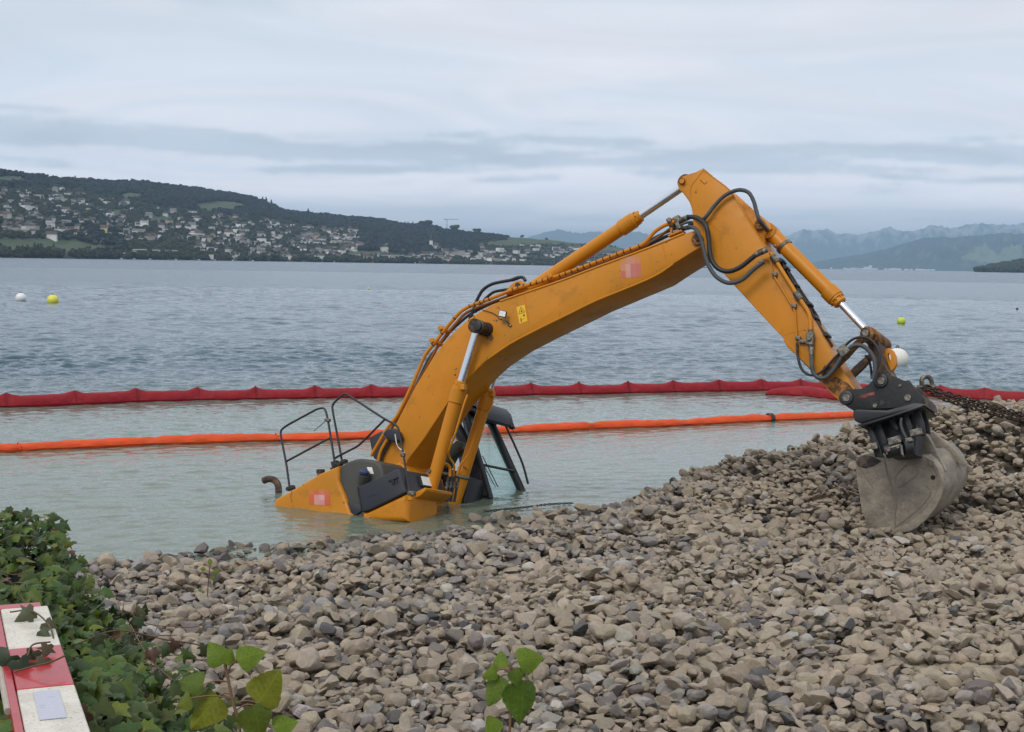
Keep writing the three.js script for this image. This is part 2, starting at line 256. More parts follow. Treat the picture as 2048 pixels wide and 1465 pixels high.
const gable = (w, h, d, r, over = 0.06) => { // roof prism, ridge along x
  const o = over * w, s = new THREE.Shape([new THREE.Vector2(-d / 2 - o, 0), new THREE.Vector2(d / 2 + o, 0), new THREE.Vector2(0, r)]);
  const g = new THREE.ExtrudeGeometry(s, { depth: w + 2 * o, bevelEnabled: false }); g.translate(0, h, -w / 2 - o); g.rotateY(Math.PI / 2); return g;
};
const wallGeo = (w, h, d, r) => { const s = new THREE.Shape([new THREE.Vector2(-d / 2, -4), new THREE.Vector2(d / 2, -4), new THREE.Vector2(d / 2, h), new THREE.Vector2(0, h + r * 0.93), new THREE.Vector2(-d / 2, h)]); const g = new THREE.ExtrudeGeometry(s, { depth: w, bevelEnabled: false }); g.translate(0, 0, -w / 2); g.rotateY(Math.PI / 2); return g; };
const flatWall = (w, h, d) => new THREE.BoxGeometry(w, h + 4, d).translate(0, h / 2 - 2, 0), flatRoof = (w, h, d) => new THREE.BoxGeometry(w * 1.04, 0.5, d * 1.06).translate(0, h + 0.25, 0);
const windowGeo = (() => { const g = []; for (let r = 0; r < 2; r++) for (let k = 0; k < 3; k++) for (const s of [-1, 1]) g.push(new THREE.BoxGeometry(1.5, 1.5, 0.2).translate((k - 1) * 3.4, 1.8 + r * 2.7, s * 5.05)); return mergeGeometries(g); })();
const KINDS = [
  { w: wallGeo(12, 5.6, 10, 4.6), r: gable(12, 5.6, 10, 5), n: 'gabled house' },
  { w: wallGeo(15, 7.2, 11, 4), r: gable(15, 7.2, 11, 4.3), n: 'long gabled house' },
  { w: wallGeo(9.5, 7.8, 9, 4.5), r: gable(9.5, 7.8, 9, 4.9), n: 'tall narrow house' },
  { w: flatWall(15, 7.5, 11), r: flatRoof(15, 7.5, 11), n: 'flat roofed house' },
  { w: flatWall(24, 7, 12), r: flatRoof(24, 7, 12), n: 'long flat roofed block' },
];
const housePlaces = [];
function house(px, py, kind, wall, roof, scale, turn, label, group) {
  const t = hillT(px, py), p = hill(px, t), g = thing(kind > 2 ? 'residential_block' : 'house', label, kind > 2 ? 'building' : 'house', p, group), k = KINDS[kind];
  g.rotation.y = turn; g.scale.setScalar(scale);
  mesh('wall', k.w, wallMats[wall], g); mesh('roof', k.r, roofMats[roof], g);
  housePlaces.push([px, t, 11 * scale]); return g;
}
const byShore = (px, py) => {
  const down = py - forestY(px), low = 515 + px * 0.012 - py;
  const level = low < 14 ? 'at the water' : down < 18 ? 'high under the wood' : low < 42 ? 'low down' : 'half way up';
  const where = px < 70 ? 'at the left edge' : px < 140 ? 'by the vineyard' : px < 250 ? 'by the yellow house' : px < 320 ? 'above the left apartments' : px < 380 ? 'above the right apartments' : px < 450 ? 'right of the apartments' : px < 520 ? 'right of the pale house' : px < 580 ? 'in mid town' : px < 640 ? 'in the left dense quarter' : px < 760 ? 'in the dense quarter' : px < 850 ? 'left of the church' : px < 900 ? 'near the church' : px < 1010 ? 'right of the church' : px < 1130 ? 'under the meadows' : 'behind the excavator boom';
  return level + ' ' + where;
};
{
  const r = rng(303); let made = 0, tries = 0;
  const zones = [[0, 130, 378, 470, 0.9], [130, 260, 390, 492, 1], [240, 420, 410, 500, 1], [400, 560, 432, 515, 1.1], [540, 720, 448, 520, 1.6], [700, 820, 468, 522, 0.5], [820, 1000, 505, 524, 0.45], [960, 1250, 492, 527, 1.0]];
  while (made < 285 && tries++ < 9000) {
    const z = zones[Math.floor(r() * zones.length)]; if (r() * 1.6 > z[4]) continue;
    const px = lerp(z[0], z[1], r()), py = lerp(z[2], z[3] + px * 0.004, Math.pow(r(), 0.9));
    if (py < forestY(px) + 3 || meadow(px, py) || py > 514 + px * 0.0115) continue;
    if (noise2(px * 0.02, py * 0.05) + 0.25 * noise2(px * 0.07, py * 0.1) < -0.15) continue;
    const t = hillT(px, py), p = hill(px, t); let ok = true;
    for (const h of housePlaces) { const q = hill(h[0], h[1]); if (Math.hypot(q.x - p.x, q.z - p.z) < 17) { ok = false; break; } }
    if (!ok || (px > 250 && px < 375 && py > 488) || (px > 845 && px < 880 && py > 480 && py < 505)) continue;
    const k = [0, 0, 0, 0, 1, 1, 2, 2, 3, 3, 4][Math.floor(r() * 11)], w = [0, 0, 0, 1, 1, 2, 3, 2, 4][Math.floor(r() * 9)], f = [0, 0, 1, 1, 2, 3][Math.floor(r() * 6)];
    house(px, py, k, w, k > 2 ? 3 : f, lerp(0.85, 1.45, r()) * (px > 600 ? 1.18 : 1), r() * Math.PI, `${WALL[w]} ${KINDS[k].n}${k > 2 ? '' : ' with ' + ROOF[f] + ' roof'} ${byShore(px, py)}`, 'houses of the town on the far hillside');
    made++; if (made === 285) break;
  }
  const more = [[], []]; let extra = 0; tries = 0;      // the hundreds past those, too small to tell apart
  while (extra < 330 && tries++ < 9000) {
    const z = zones[Math.floor(r() * zones.length)]; if (r() * 1.6 > z[4]) continue;
    const px = lerp(z[0], z[1], r()), py = lerp(z[2], z[3] + px * 0.004, r());
    if (py < forestY(px) + 4 || meadow(px, py) || py > 512 + px * 0.0115 || noise2(px * 0.02, py * 0.05) < -0.3 || (px > 250 && px < 375 && py > 488) || (px > 845 && px < 880 && py > 480 && py < 505)) continue;
    const t = hillT(px, py), p = hill(px, t); let ok = true;
    for (const h of housePlaces) { const q = hill(h[0], h[1]); if (Math.hypot(q.x - p.x, q.z - p.z) < 15) { ok = false; break; } }
    if (!ok) continue;
    const k = KINDS[[0, 0, 1, 2, 3][Math.floor(r() * 5)]], s = lerp(0.75, 1.1, r()) * (px > 600 ? 1.2 : 1), m = new THREE.Matrix4().compose(p, new THREE.Quaternion().setFromAxisAngle(V(0, 1, 0), r() * 3.14), V(s, s, s));
    more[0].push(k.w.clone().applyMatrix4(m)); more[1].push(k.r.clone().applyMatrix4(m)); housePlaces.push([px, t, 10 * s]); extra++;
  }
  { const g = thing('town_houses', 'the many smaller pale houses between the trees of the far hillside town', 'houses'); g.userData.kind = 'stuff'; mesh('wall', more[0], wallMats[1], g).userData.kind = 'stuff'; mesh('roof', more[1], roofMats[1], g).userData.kind = 'stuff'; }
  house(207, 466, 2, 5, 2, 1.45, 0.4, 'bright yellow tall house half way up the far slope', null);
  house(175, 463, 4, 5, 2, 0.8, 0.1, 'low yellow building just left of the yellow tall house', null);
  house(103, 478, 1, 0, 0, 1.35, 0.15, 'large white gabled house above the vineyard on the left', null);
  house(390, 470, 1, 0, 2, 1.4, 1.2, 'large pale gabled house standing alone above the lakeside apartments', null);
}
// the two lakeside apartment rows: white storeys with dark bands between
function apartments(px, py, w, floors, label, turn = 0) {
  const t = hillT(px, py), p = hill(px, t), g = thing('apartment_building', label, 'building', p); g.rotation.y = turn;
  for (let i = 0; i < floors; i++) { mesh('storey', box(0, i * 3.2 + 1.3, 0, w, 1.5, 12, 0.05), wallMats[1], g); const n = Math.round(w / 5); for (let k = 0; k < n; k++) mesh('window', new THREE.BoxGeometry(w / n - 0.6, 1.7, 11.2).translate((k - (n - 1) / 2) * w / n, i * 3.2 + 2.9, 0), glassDark, g); }
  mesh('roof', new THREE.BoxGeometry(w + 0.6, 0.6, 12.6).translate(0, floors * 3.2 + 0.9, 0), roofMats[3], g); housePlaces.push([px, t, w * 0.95]);
}
apartments(279, 510, 27, 4, 'left one of two white lakeside apartment rows with dark bands'); apartments(318, 511, 27, 4, 'right one of two white lakeside apartment rows with dark bands'); apartments(345, 509, 22, 3, 'lower white apartment block right beside the two lakeside rows'); apartments(256, 511, 18, 2, 'low grey block left beside the two lakeside apartment rows');
apartments(785, 519, 60, 4, 'wide ochre terraced block close to the water left of the church', 0.1); apartments(815, 521, 24, 4, 'white terraced block at the shore below and left of the church'); apartments(906, 510, 30, 3, 'grey terraced block below and right of the church');
{ // church
  const t = hillT(861, 499), p = hill(861, t), g = thing('church', 'white church with a pointed grey steeple among the trees across the lake', 'church', p); g.rotation.y = 0.35; g.scale.setScalar(1.35);
  mesh('nave', wallGeo(20, 9, 11, 6), wallMats[0], g).translateX(7); mesh('roof', gable(20, 9, 11, 6.5), roofMats[2], g).translateX(7);
  mesh('tower', new THREE.BoxGeometry(6, 24, 6).translate(-1, 8, 5.5), wallMats[0], g); mesh('spire', new THREE.CylinderGeometry(0.05, 3.9, 20, 8).translate(-1, 30, 5.5), roofMats[1], g);
  mesh('window', mergeGeometries([0, 1, 2].map((k) => new THREE.BoxGeometry(1.4, 4, 0.3).translate(3 + k * 5, 4.5, 5.55))), glassDark, g); housePlaces.push([861, t, 52]);
}
{ // tower crane on the ridge
  const p = hill(893, 0.93), g = thing('tower_crane', 'thin tower crane standing on the ridge across the lake', 'crane', p), m = S({ name: 'crane_steel', color: C3(0.10, 0.09, 0.08), roughness: 0.7 });
  mesh('mast', new THREE.BoxGeometry(1.8, 50, 1.8).translate(0, 25, 0), m, g); mesh('jib', new THREE.BoxGeometry(52, 1.4, 1.4).translate(16, 48, 0), m, g); mesh('counterweight', new THREE.BoxGeometry(4, 3, 2).translate(-9, 46.5, 0), m, g);
}
// crowns: ragged clumps of small faces
function crownGeo(seed, conifer) {
  const r = rng(seed), gs = [];
  const n = conifer ? 6 : 9;
  for (let i = 0; i < n; i++) {
    const f = i / n, g = new THREE.IcosahedronGeometry(1, 0), p = g.attributes.position;
    const ph = r() * 6.28, rad = conifer ? 0.06 : 0.34 * Math.sqrt(r()), s = conifer ? lerp(0.36, 0.08, f) : lerp(0.22, 0.36, r());
    const q = new Map();
    for (let k = 0; k < p.count; k++) { const key = [p.getX(k), p.getY(k), p.getZ(k)].map((x) => x.toFixed(3)).join(); if (!q.has(key)) q.set(key, 0.7 + 0.6 * r()); const m = q.get(key) * s; p.setXYZ(k, p.getX(k) * m, p.getY(k) * m * (conifer ? 1.2 : 0.85), p.getZ(k) * m); }
    g.translate(Math.cos(ph) * rad, conifer ? 0.2 + f * 0.85 : lerp(0.3, 0.82, r()), Math.sin(ph) * rad); gs.push(g);
  }
  const g = mergeGeometries(gs); g.computeVertexNormals(); return g;
}
{
  const leafM = S({ name: 'far_foliage', color: C3(1, 1, 1), roughness: 1 }), r = rng(909), lists = [[], [], []], c = new THREE.Color(), tmp = new THREE.Object3D();
  const near = (px, t) => { for (const h of housePlaces) if (Math.abs(h[0] - px) < 30) { const w = (h[0] - px) * nearR(px) / FL, d = (h[1] - t) * 1750; if (Math.abs(w) < h[2] * 0.75 + 3 && d > -h[2] * 2.5 && d < h[2] * 0.9) return true; } return false; };
  const plant = (px, t, s, con, wood) => {
    const p = hill(px, t); tmp.position.set(p.x, p.y - 1.5, p.z); tmp.rotation.set(0, r() * 6.28, 0); tmp.scale.set(s * lerp(0.85, 1.2, r()), s * (con ? 1.5 : lerp(0.85, 1.2, r())), s * lerp(0.85, 1.2, r())); tmp.updateMatrix();
    if (px > 880) tmp.scale.multiplyScalar(0.6), tmp.updateMatrix(); const v = 0.65 + 0.7 * r(), y = r(); c.setRGB((wood ? 0.008 : 0.017 + 0.016 * y) * v, (wood ? 0.015 : 0.026 + 0.010 * y) * v, (wood ? 0.014 : 0.015) * v);
    lists[con ? 2 : r() < 0.5 ? 0 : 1].push([tmp.matrix.clone(), c.clone()]);
  };
  for (let i = 0; i < 30000; i++) {
    const px = lerp(-60, 1380, r()), t = Math.pow(r(), 0.85) * 1.04, p = hill(px, t), py = project(p)[1];
    if (p.y < 1.5 || meadow(px, py)) continue;
    const wood = py < forestY(px) || (px > 720 && px < 960 && py > 466 && py < 512) || (px > 120 && px < 250 && py > 440 && fbm(px * 0.03, py * 0.06) > 0.1);
    if (!wood && fbm(px * 0.03 + 5, py * 0.08, 3) < -0.1 && r() < 0.55) continue;
    if (near(px, t)) continue;
    plant(px, t, wood ? lerp(13, 19, r()) : lerp(7, 16, r() * r()), r() < (wood ? 0.012 : 0.04), wood);
  }
  for (let i = 0; i < 1100; i++) { const px = lerp(-60, 1330, r()), t = 0.004 + 0.012 * r(); if (!near(px, t) && fbm(px * 0.02, 3, 3) > -0.25) plant(px, t, lerp(7, 17, r()), r() < 0.1, false); }
  const g = thing('hillside_wood', 'dark green trees covering the hillside across the lake', 'wood'); g.userData.kind = 'stuff';
  lists.forEach((l, k) => { const m = new THREE.InstancedMesh(crownGeo(40 + k, k === 2), leafM, l.length); l.forEach(([x, q], i) => { m.setMatrixAt(i, x); m.setColorAt(i, q); }); m.name = 'crown'; m.userData.kind = 'stuff'; g.add(m); });
  // three trees that stand out on the ridge
  const trunkM = S({ name: 'bark', color: C3(0.05, 0.04, 0.03), roughness: 1 }), cm = S({ name: 'ridge_foliage', color: C3(0.024, 0.038, 0.02), roughness: 1 });
  for (const [px, s, l] of [[852, 44, 'broad dark tree on the ridge above the church'], [906, 34, 'round tree on the ridge just right of the tower crane'], [953, 26, 'round tree on the ridge where the meadows begin'], [1043, 15, 'small lone tree on the skyline of the green meadow'], [1092, 11, 'tiny lone bush on the skyline of the green meadow']]) {
    const p = hill(px, 0.99), t = thing('ridge_tree', l, 'tree', p); mesh('trunk', new THREE.CylinderGeometry(0.03, 0.045, 0.5, 6).translate(0, 0.2, 0), trunkM, t); mesh('crown', crownGeo(60 + px), cm, t); t.scale.set(s * 1.25, s * 0.9, s); t.position.y -= s * 0.12;
  }
}
// boats and jetties along the far waterline are white specks
{
  const r = rng(4), m = S({ name: 'white_hull', color: C3(0.75, 0.75, 0.74), roughness: 0.5 }), hull = new THREE.SphereGeometry(1, 10, 6, 0, 6.2832, 0, Math.PI / 2).rotateX(Math.PI), cab = new THREE.BoxGeometry(0.9, 0.5, 0.9);
  for (const px of [242, 268, 300, 352, 398, 430, 466, 505, 668, 830]) {
    const d = ray(px, horizonY(px)); d.y = 0; d.normalize(); const R = nearR(px) - 25, b = thing('moored_boat', `tiny white boat on the far shore ${{ 242: 'left of both lakeside apartment rows', 268: 'below the left apartment row', 300: 'between the two apartment rows', 352: 'just right of the apartment rows', 398: 'well right of the apartment rows', 430: 'below the middle of the town', 466: 'left below the dense town quarter', 505: 'below the left end of the dense quarter', 668: 'below the dense town quarter', 830: 'below the church' }[px]}`, 'boat', V(d.x * R, 0.9, d.z * R), 'boats moored along the far shore');
    b.rotation.y = r() * 3; mesh('hull', hull.clone().scale(4.5, 1.3, 1.6).translate(0, 0.4, 0), m, b); mesh('cabin', cab.clone().scale(4, 2.2, 2).translate(-0.5, 1.2, 0), m, b);
  }
}

// ---------------------------------------------------------------- far mountains, blue with air
function range(name, crest, base, dist, thick, colors, seed, rough) {
  const px0 = crest[0][0], px1 = crest[crest.length - 1][0], f = curve(crest), nx = Math.ceil((px1 - px0) / 3), nt = 34, pos = [], col = [], idx = [];
  for (let j = 0; j <= nt; j++) for (let i = 0; i <= nx; i++) {
    const px = lerp(px0, px1, i / nx), t = j / nt, tt = t < 0.72 ? t / 0.72 : 1 - (t - 0.72) / 0.28;
    const R = lerp(dist, dist + thick, t), d = ray(px, horizonY(px)), sl = (ray(px, f(px)).y) / Math.hypot(ray(px, f(px)).x, ray(px, f(px)).z); d.y = 0; d.normalize();
    const H = sl * (dist + thick * 0.72), n = fbm(px * 0.02 * rough + seed, t * 3.1 * rough, 5, 0.55), ridge = 1 - Math.abs(fbm(px * 0.013 * rough + seed * 2, t * 1.6, 4));
    const y = H * (Math.pow(tt, 0.9)) + H * 0.30 * Math.sin(Math.PI * tt) * (n * 0.7 + (ridge - 0.75)) + (tt > 0.97 ? H * 0.035 * fbm(px * 0.12, seed, 3) : 0);
    pos.push(d.x * R, Math.max(-5, y), d.z * R); col.push(...colors(px, tt, n, ridge));
  }
  for (let j = 0; j < nt; j++) for (let i = 0; i < nx; i++) { const q = j * (nx + 1) + i; idx.push(q, q + 1, q + nx + 1, q + 1, q + nx + 2, q + nx + 1); }
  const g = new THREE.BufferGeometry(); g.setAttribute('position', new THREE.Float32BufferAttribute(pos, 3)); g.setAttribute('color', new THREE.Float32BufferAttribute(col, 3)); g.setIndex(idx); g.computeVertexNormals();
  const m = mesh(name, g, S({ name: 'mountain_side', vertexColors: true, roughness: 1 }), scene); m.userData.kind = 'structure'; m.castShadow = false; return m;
}
// shapes of the ranges follow the skyline over the lake
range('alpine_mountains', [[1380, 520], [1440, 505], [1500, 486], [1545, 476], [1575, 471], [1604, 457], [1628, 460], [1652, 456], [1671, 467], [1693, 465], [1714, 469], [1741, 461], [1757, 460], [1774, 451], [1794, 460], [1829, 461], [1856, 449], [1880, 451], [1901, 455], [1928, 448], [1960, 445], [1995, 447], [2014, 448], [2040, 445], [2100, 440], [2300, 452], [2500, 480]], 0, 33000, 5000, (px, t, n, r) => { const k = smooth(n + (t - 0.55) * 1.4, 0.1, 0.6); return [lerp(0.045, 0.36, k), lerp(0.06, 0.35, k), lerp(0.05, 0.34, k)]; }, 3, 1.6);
range('distant_mountains', [[960, 500], [1010, 487], [1068, 470], [1088, 464], [1112, 457], [1130, 461], [1160, 466], [1187, 462], [1200, 463], [1225, 470], [1250, 463], [1275, 462], [1294, 468], [1340, 484], [1400, 498], [1480, 520]], 0, 30000, 4000, () => [0.05, 0.06, 0.05], 8, 1.2);
range('wooded_mountain', [[1420, 538], [1520, 534], [1600, 528], [1660, 518], [1720, 508], [1767, 498], [1810, 485], [1848, 474], [1901, 473], [1955, 469], [2000, 465], [2048, 466], [2150, 462], [2300, 470], [2500, 500]], 0, 17500, 4200, (px, t, n) => { const k = smooth(fbm(px * 0.016 + 3, t * 4.2, 4), 0.22, 0.42) * (px > 1780 ? 1 : 0.5) * (t > 0.05 && t < 0.9 ? 1 : 0), e = ((px - 1985) / 60) ** 2 + ((t - 0.33) / 0.14) ** 2 < 1.3 + n ? 1 : 0; const q = Math.max(k * 0.55, e); return [lerp(0.022, 0.12, q), lerp(0.042, 0.15, q), lerp(0.045, 0.08, q)]; }, 5, 1);
range('wooded_headland', [[1940, 544], [1957, 540], [1975, 536], [1995, 532], [2020, 527], [2048, 523], [2110, 516], [2300, 510], [2500, 515]], 0, 5200, 900, (px, t, n) => [0.02 + 0.006 * n, 0.03 + 0.008 * n, 0.018], 9, 1);
{
  const r = rng(71), lists = [], c = new THREE.Color(), tmp = new THREE.Object3D();
  for (let i = 0; i < 900; i++) { const px = lerp(1945, 2120, r()), t = r() * 0.75, f = curve([[1940, 544], [1957, 540], [1975, 536], [1995, 532], [2020, 527], [2048, 523], [2110, 516], [2300, 510]]), q = ray(px, f(px)), d = ray(px, horizonY(px)); d.y = 0; d.normalize(); const H = q.y / Math.hypot(q.x, q.z) * (5200 + 650), R = lerp(5200, 6100, t); if (H < 2) continue; tmp.position.set(d.x * R, H * Math.pow(Math.min(1, t / 0.72), 0.9) - 3, d.z * R); tmp.rotation.y = r() * 6; tmp.scale.setScalar(lerp(12, 22, r())); tmp.updateMatrix(); c.setRGB(0.02, 0.032, 0.02).multiplyScalar(0.7 + 0.6 * r()); lists.push([tmp.matrix.clone(), c.clone()]); }
  const m = new THREE.InstancedMesh(crownGeo(45), S({ name: 'headland_foliage', roughness: 1 }), lists.length); lists.forEach(([x, q], i) => { m.setMatrixAt(i, x); m.setColorAt(i, q); }); m.name = 'headland_wood'; tag(m, 'dark wood on the low headland at the right edge', 'wood'); m.userData.kind = 'stuff'; scene.add(m);
  // the pale buildings at the foot of the blue mountain
  const wm = S({ name: 'pale_render', color: C3(0.82, 0.82, 0.80), roughness: 0.8 });
  for (let i = 0; i < 46; i++) {
    const big = i < 3, px = big ? [1733, 1741, 1790][i] : lerp(1662, 1868, r()), d = ray(px, horizonY(px)); d.y = 0; d.normalize(); const R = 16200 + 900 * r(), w = big ? [50, 38, 58][i] : lerp(20, 58, r()), h = big ? [32, 50, 23][i] : lerp(10, 20, r());
    const g = thing('far_building', big ? ['large white block with lower wing in the far lakeside town', 'tallest white tower block in the far lakeside town', 'wide white hall in the middle of the far lakeside town'][i] : `tiny pale ${w < 22 ? 'narrow' : w < 32 ? 'square' : 'long'} building ${px < 1700 ? 'at the left end' : px < 1760 ? 'left of the middle' : px < 1815 ? 'right of the middle' : 'at the right end'} of the far town`, 'building', V(d.x * R, 0.6, d.z * R), big ? null : 'pale buildings of the far lakeside town');
    mesh('wall', new THREE.BoxGeometry(w, h, 14).translate(0, h / 2, 0), wm, g); mesh('roof', new THREE.BoxGeometry(w * 1.02, 0.8, 14.5).translate(0, h + 0.4, 0), roofMats[3], g); g.rotation.y = r() * 0.6;
  }
}

// ---------------------------------------------------------------- the excavator's own axes (needed early: the bucket lies in the gravel)
const EX = new Frame(at(790, 960, 22.2), cam3(0.879, 0, 0.477), V(0, 1, 0), cam3(-0.47, 0.165, 0.867));
EX.y.copy(EX.z.clone().cross(EX.x)); const EXC = new Frame(EX.o, EX.x, EX.y, EX.z);
const BK = (() => { const z = cam3(-0.55, -0.087, 0.826).normalize(), x = cam3(0.832, 0, 0.554); x.addScaledVector(z, -x.dot(z)).normalize(); return new Frame(at(1812, 1050, 18.9), x, z.clone().cross(x), z); })();
const crop = (x0, y0, s) => (u, v) => [x0 + u / s, y0 + v / s];
const kH = crop(1660, 800, 5.231), kG = crop(1560, 640, 7.314), kE = crop(1320, 320, 7.314), kF = crop(1500, 480, 7.314), kD = crop(860, 540, 7.314), kC = crop(820, 780, 6.104), kB = crop(660, 880, 7.314), kA = crop(540, 780, 7.314), k1 = crop(500, 540, 2.8167), k2 = crop(1000, 320, 3.2), k3 = crop(1500, 620, 3.184), k7 = crop(0, 980, 3.021), k8 = crop(800, 1000, 2.926);
const BUCKET_W = 1.28;
const BUCKET = [[265, 640], [290, 600], [340, 578], [430, 562], [600, 596], [760, 610], [900, 595], [1000, 592], [1060, 640], [1120, 720], [1155, 820], [1170, 900], [1160, 985], [1100, 1110], [1000, 1240], [900, 1330], [830, 1368], [700, 1392], [560, 1400], [400, 1330], [335, 1170], [300, 950], [275, 760]].map(([u, v]) => BK.at(...kH(u, v)));

// ---------------------------------------------------------------- gravel shore
const GROUND = [
  // the waterline, from left to right
  [-200, 1130, 0], [0, 1126, 0], [160, 1121, 0], [300, 1113, 0], [390, 1101, 0], [500, 1092, 0], [600, 1079, 0], [680, 1068, 0], [760, 1058, 0], [850, 1052, 0], [930, 1042, 0], [1030, 1033, 0], [1110, 1023, 0], [1200, 1016, 0], [1290, 997, 0],
  // the bank between the waterline and the photographer
  [100, 1180, 0.25], [300, 1170, 0.22], [300, 1250, 0.4], [500, 1160, 0.25], [500, 1280, 0.45], [400, 1440, 0.7], [600, 1440, 0.6], [700, 1180, 0.32], [760, 1330, 0.5], [850, 1110, 0.25], [1000, 1110, 0.33], [1000, 1250, 0.5], [1000, 1460, 0.55], [1200, 1080, 0.33], [1200, 1200, 0.5], [1350, 1060, 0.42], [1400, 1300, 0.55], [1500, 1460, 0.6], [1600, 1180, 0.45], [1800, 1300, 0.5], [2048, 1460, 0.65], [2048, 1250, 0.5], [2150, 1150, 0.45], [1800, 1130, 0.3], [1930, 1110, 0.3], [1500, 1120, 0.5],
].map(([x, y, h]) => [onLevel(x, y, h), h]);
const deep = (x, y, d, p = 0) => { const q = at(x, y, d); return [q, q.y - 0.05]; };
GROUND.push(...[[1330, 976, 22.6], [1380, 954, 22.6], [1450, 938, 22.8], [1550, 908, 23], [1640, 892, 23.2], [1720, 882, 23.4], [1790, 850, 23.8], [1860, 818, 24], [1950, 808, 24], [2048, 803, 24], [2200, 795, 24], [1450, 990, 20.6], [1600, 980, 20.6], [1660, 950, 21.2], [1400, 1010, 20.2], [1560, 1050, 19.2], [1690, 1020, 19.6], [1960, 1040, 19.6], [2048, 1040, 19.6], [2200, 1040, 19.6], [1960, 960, 21], [2048, 950, 21], [1700, 930, 21.8], [1760, 1075, 18.6], [1830, 1075, 18.5], [1900, 1060, 19.2]].map((q) => deep(...q)));
for (const [x, y, d] of [[1330, 1000, 25.5], [1450, 1000, 26], [1600, 1000, 26.6], [1720, 960, 27], [1860, 980, 27.6], [2048, 980, 27.6], [2250, 980, 27.6], [1200, 1000, 25], [900, 1020, 24], [500, 1050, 23], [100, 1080, 22], [-200, 1080, 22]]) { const q = at(x, y, d); GROUND.push([q, -0.9]); }
GROUND.push([V(-4, 0, -6.5), 0.9], [V(0, 0, -6.5), 0.8], [V(4, 0, -6.5), 0.8], [V(-8, 0, -8), 0.9], [V(7, 0, -8), 0.8]);
const WATERLINE = [...GROUND.slice(0, 15).map((q) => q[0]), ...[[1335, 990, 24.4], [1450, 960, 24.8], [1600, 930, 25.2], [1720, 920, 25.6], [1860, 900, 26.4], [2048, 900, 26.6], [2350, 900, 27]].map((q) => at(...q))];
function shoreSide(x, z) { // metres from the waterline, positive on land
  let best = 1e9, sign = 1; for (let i = 0; i < WATERLINE.length - 1; i++) { const a = WATERLINE[i], b = WATERLINE[i + 1], dx = b.x - a.x, dz = b.z - a.z, t = clamp(((x - a.x) * dx + (z - a.z) * dz) / (dx * dx + dz * dz), 0, 1), d = Math.hypot(x - a.x - dx * t, z - a.z - dz * t); if (d < best) { best = d; sign = dx * (z - a.z) - dz * (x - a.x) > 0 ? 1 : -1; } }
  return best * sign;
}
function ground(x, z) { let s = 0, w = 0; for (const [p, h] of GROUND) { const d = (p.x - x) ** 2 + (p.z - z) ** 2 + 0.02, k = 1 / (d * d); s += k * h; w += k; } const inland = shoreSide(x, z); return Math.min(s / w - 0.05 + 0.05 * noise2(x * 0.5 + 9, z * 0.5), inland * (inland > 0 ? lerp(0.30, 1.1, smooth(x, 1.9, 4.2)) : 0.5) - lerp(0.14, 0.05, smooth(x, 1, 3))); }
let shore;
{
  const g = new THREE.PlaneGeometry(20, 24, 120, 144); g.rotateX(-Math.PI / 2).translate(1.5, 0, -17);
  const p = g.attributes.position; for (let i = 0; i < p.count; i++) p.setY(i, ground(p.getX(i), p.getZ(i)) - 0.1); g.computeVertexNormals();
  shore = mesh('gravel_shore', boxUV(g), S({ name: 'packed_grit', color: C3(0.12, 0.10, 0.08), roughness: 1, map: dirtTex }), scene);
  shore.userData.kind = 'structure'; shore.userData.label = 'shore of loose beige and grey stones rising to a mound behind the bucket';
}
function stoneGeo(seed, round) {
  const r = rng(seed), g = mergeVertices(new THREE.IcosahedronGeometry(1, 4).deleteAttribute('uv').deleteAttribute('normal'), 1e-4), p = g.attributes.position, v = V(), cuts = [];
  const n = round ? 6 : 11;
  for (let i = 0; i < n; i++) cuts.push([V(r() - 0.5, r() - 0.5, r() - 0.5).normalize(), lerp(round ? 0.66 : 0.36, round ? 0.94 : 0.72, r())]);
  for (let i = 0; i < p.count; i++) {
    v.fromBufferAttribute(p, i); const k = 1 + (round ? 0.10 : 0.12) * noise3(v.x * 1.3 + seed, v.y * 1.3, v.z * 1.3); v.multiplyScalar(k);
    for (const [c, d] of cuts) { const e = v.dot(c) - d; if (e > 0) v.addScaledVector(c, -e * (round ? 0.8 : 0.97)); }
    v.multiplyScalar(1 + 0.035 * noise3(v.x * 4 + seed * 2, v.y * 4, v.z * 4)); p.setXYZ(i, v.x, v.y, v.z);
  }
  g.computeBoundingBox(); const bb = g.boundingBox, s = bb.getSize(V()), o = bb.getCenter(V()); g.translate(-o.x, -o.y, -o.z).scale(2.12 / s.x, 2.12 / s.y, 2.12 / s.z);
  const h = toCreasedNormals(g, round ? 0.5 : 0.34), q = h.attributes.position, uv = new Float32Array(q.count * 2);
  for (let i = 0; i < q.count; i++) { uv[i * 2] = q.getX(i) * 0.5 + q.getZ(i) * 0.31 + seed * 0.37; uv[i * 2 + 1] = q.getY(i) * 0.5 + q.getZ(i) * 0.43; }
  h.setAttribute('uv', new THREE.BufferAttribute(uv, 2)); return h;
}
const stoneM = S({ name: 'dusty_stone', roughness: 0.93, map: texture(512, (u, v) => { const a = tileNoise(u, v, 3, 5, 0.6, 61), b = tileNoise(u, v, 26, 3, 0.6, 14), w = Math.abs(tileNoise(u, v, 3, 3, 0.5, 77)) < 0.02 ? 0.07 : 0; const k = 0.88 + 0.10 * a + 0.06 * b + w; return [k, k * (0.985 - 0.012 * a), k * (0.965 - 0.03 * a)]; }, true), bumpMap: texture(256, (u, v) => 0.5 + 0.5 * tileNoise(u, v, 9, 5, 0.65, 19), false), bumpScale: 0.006 });
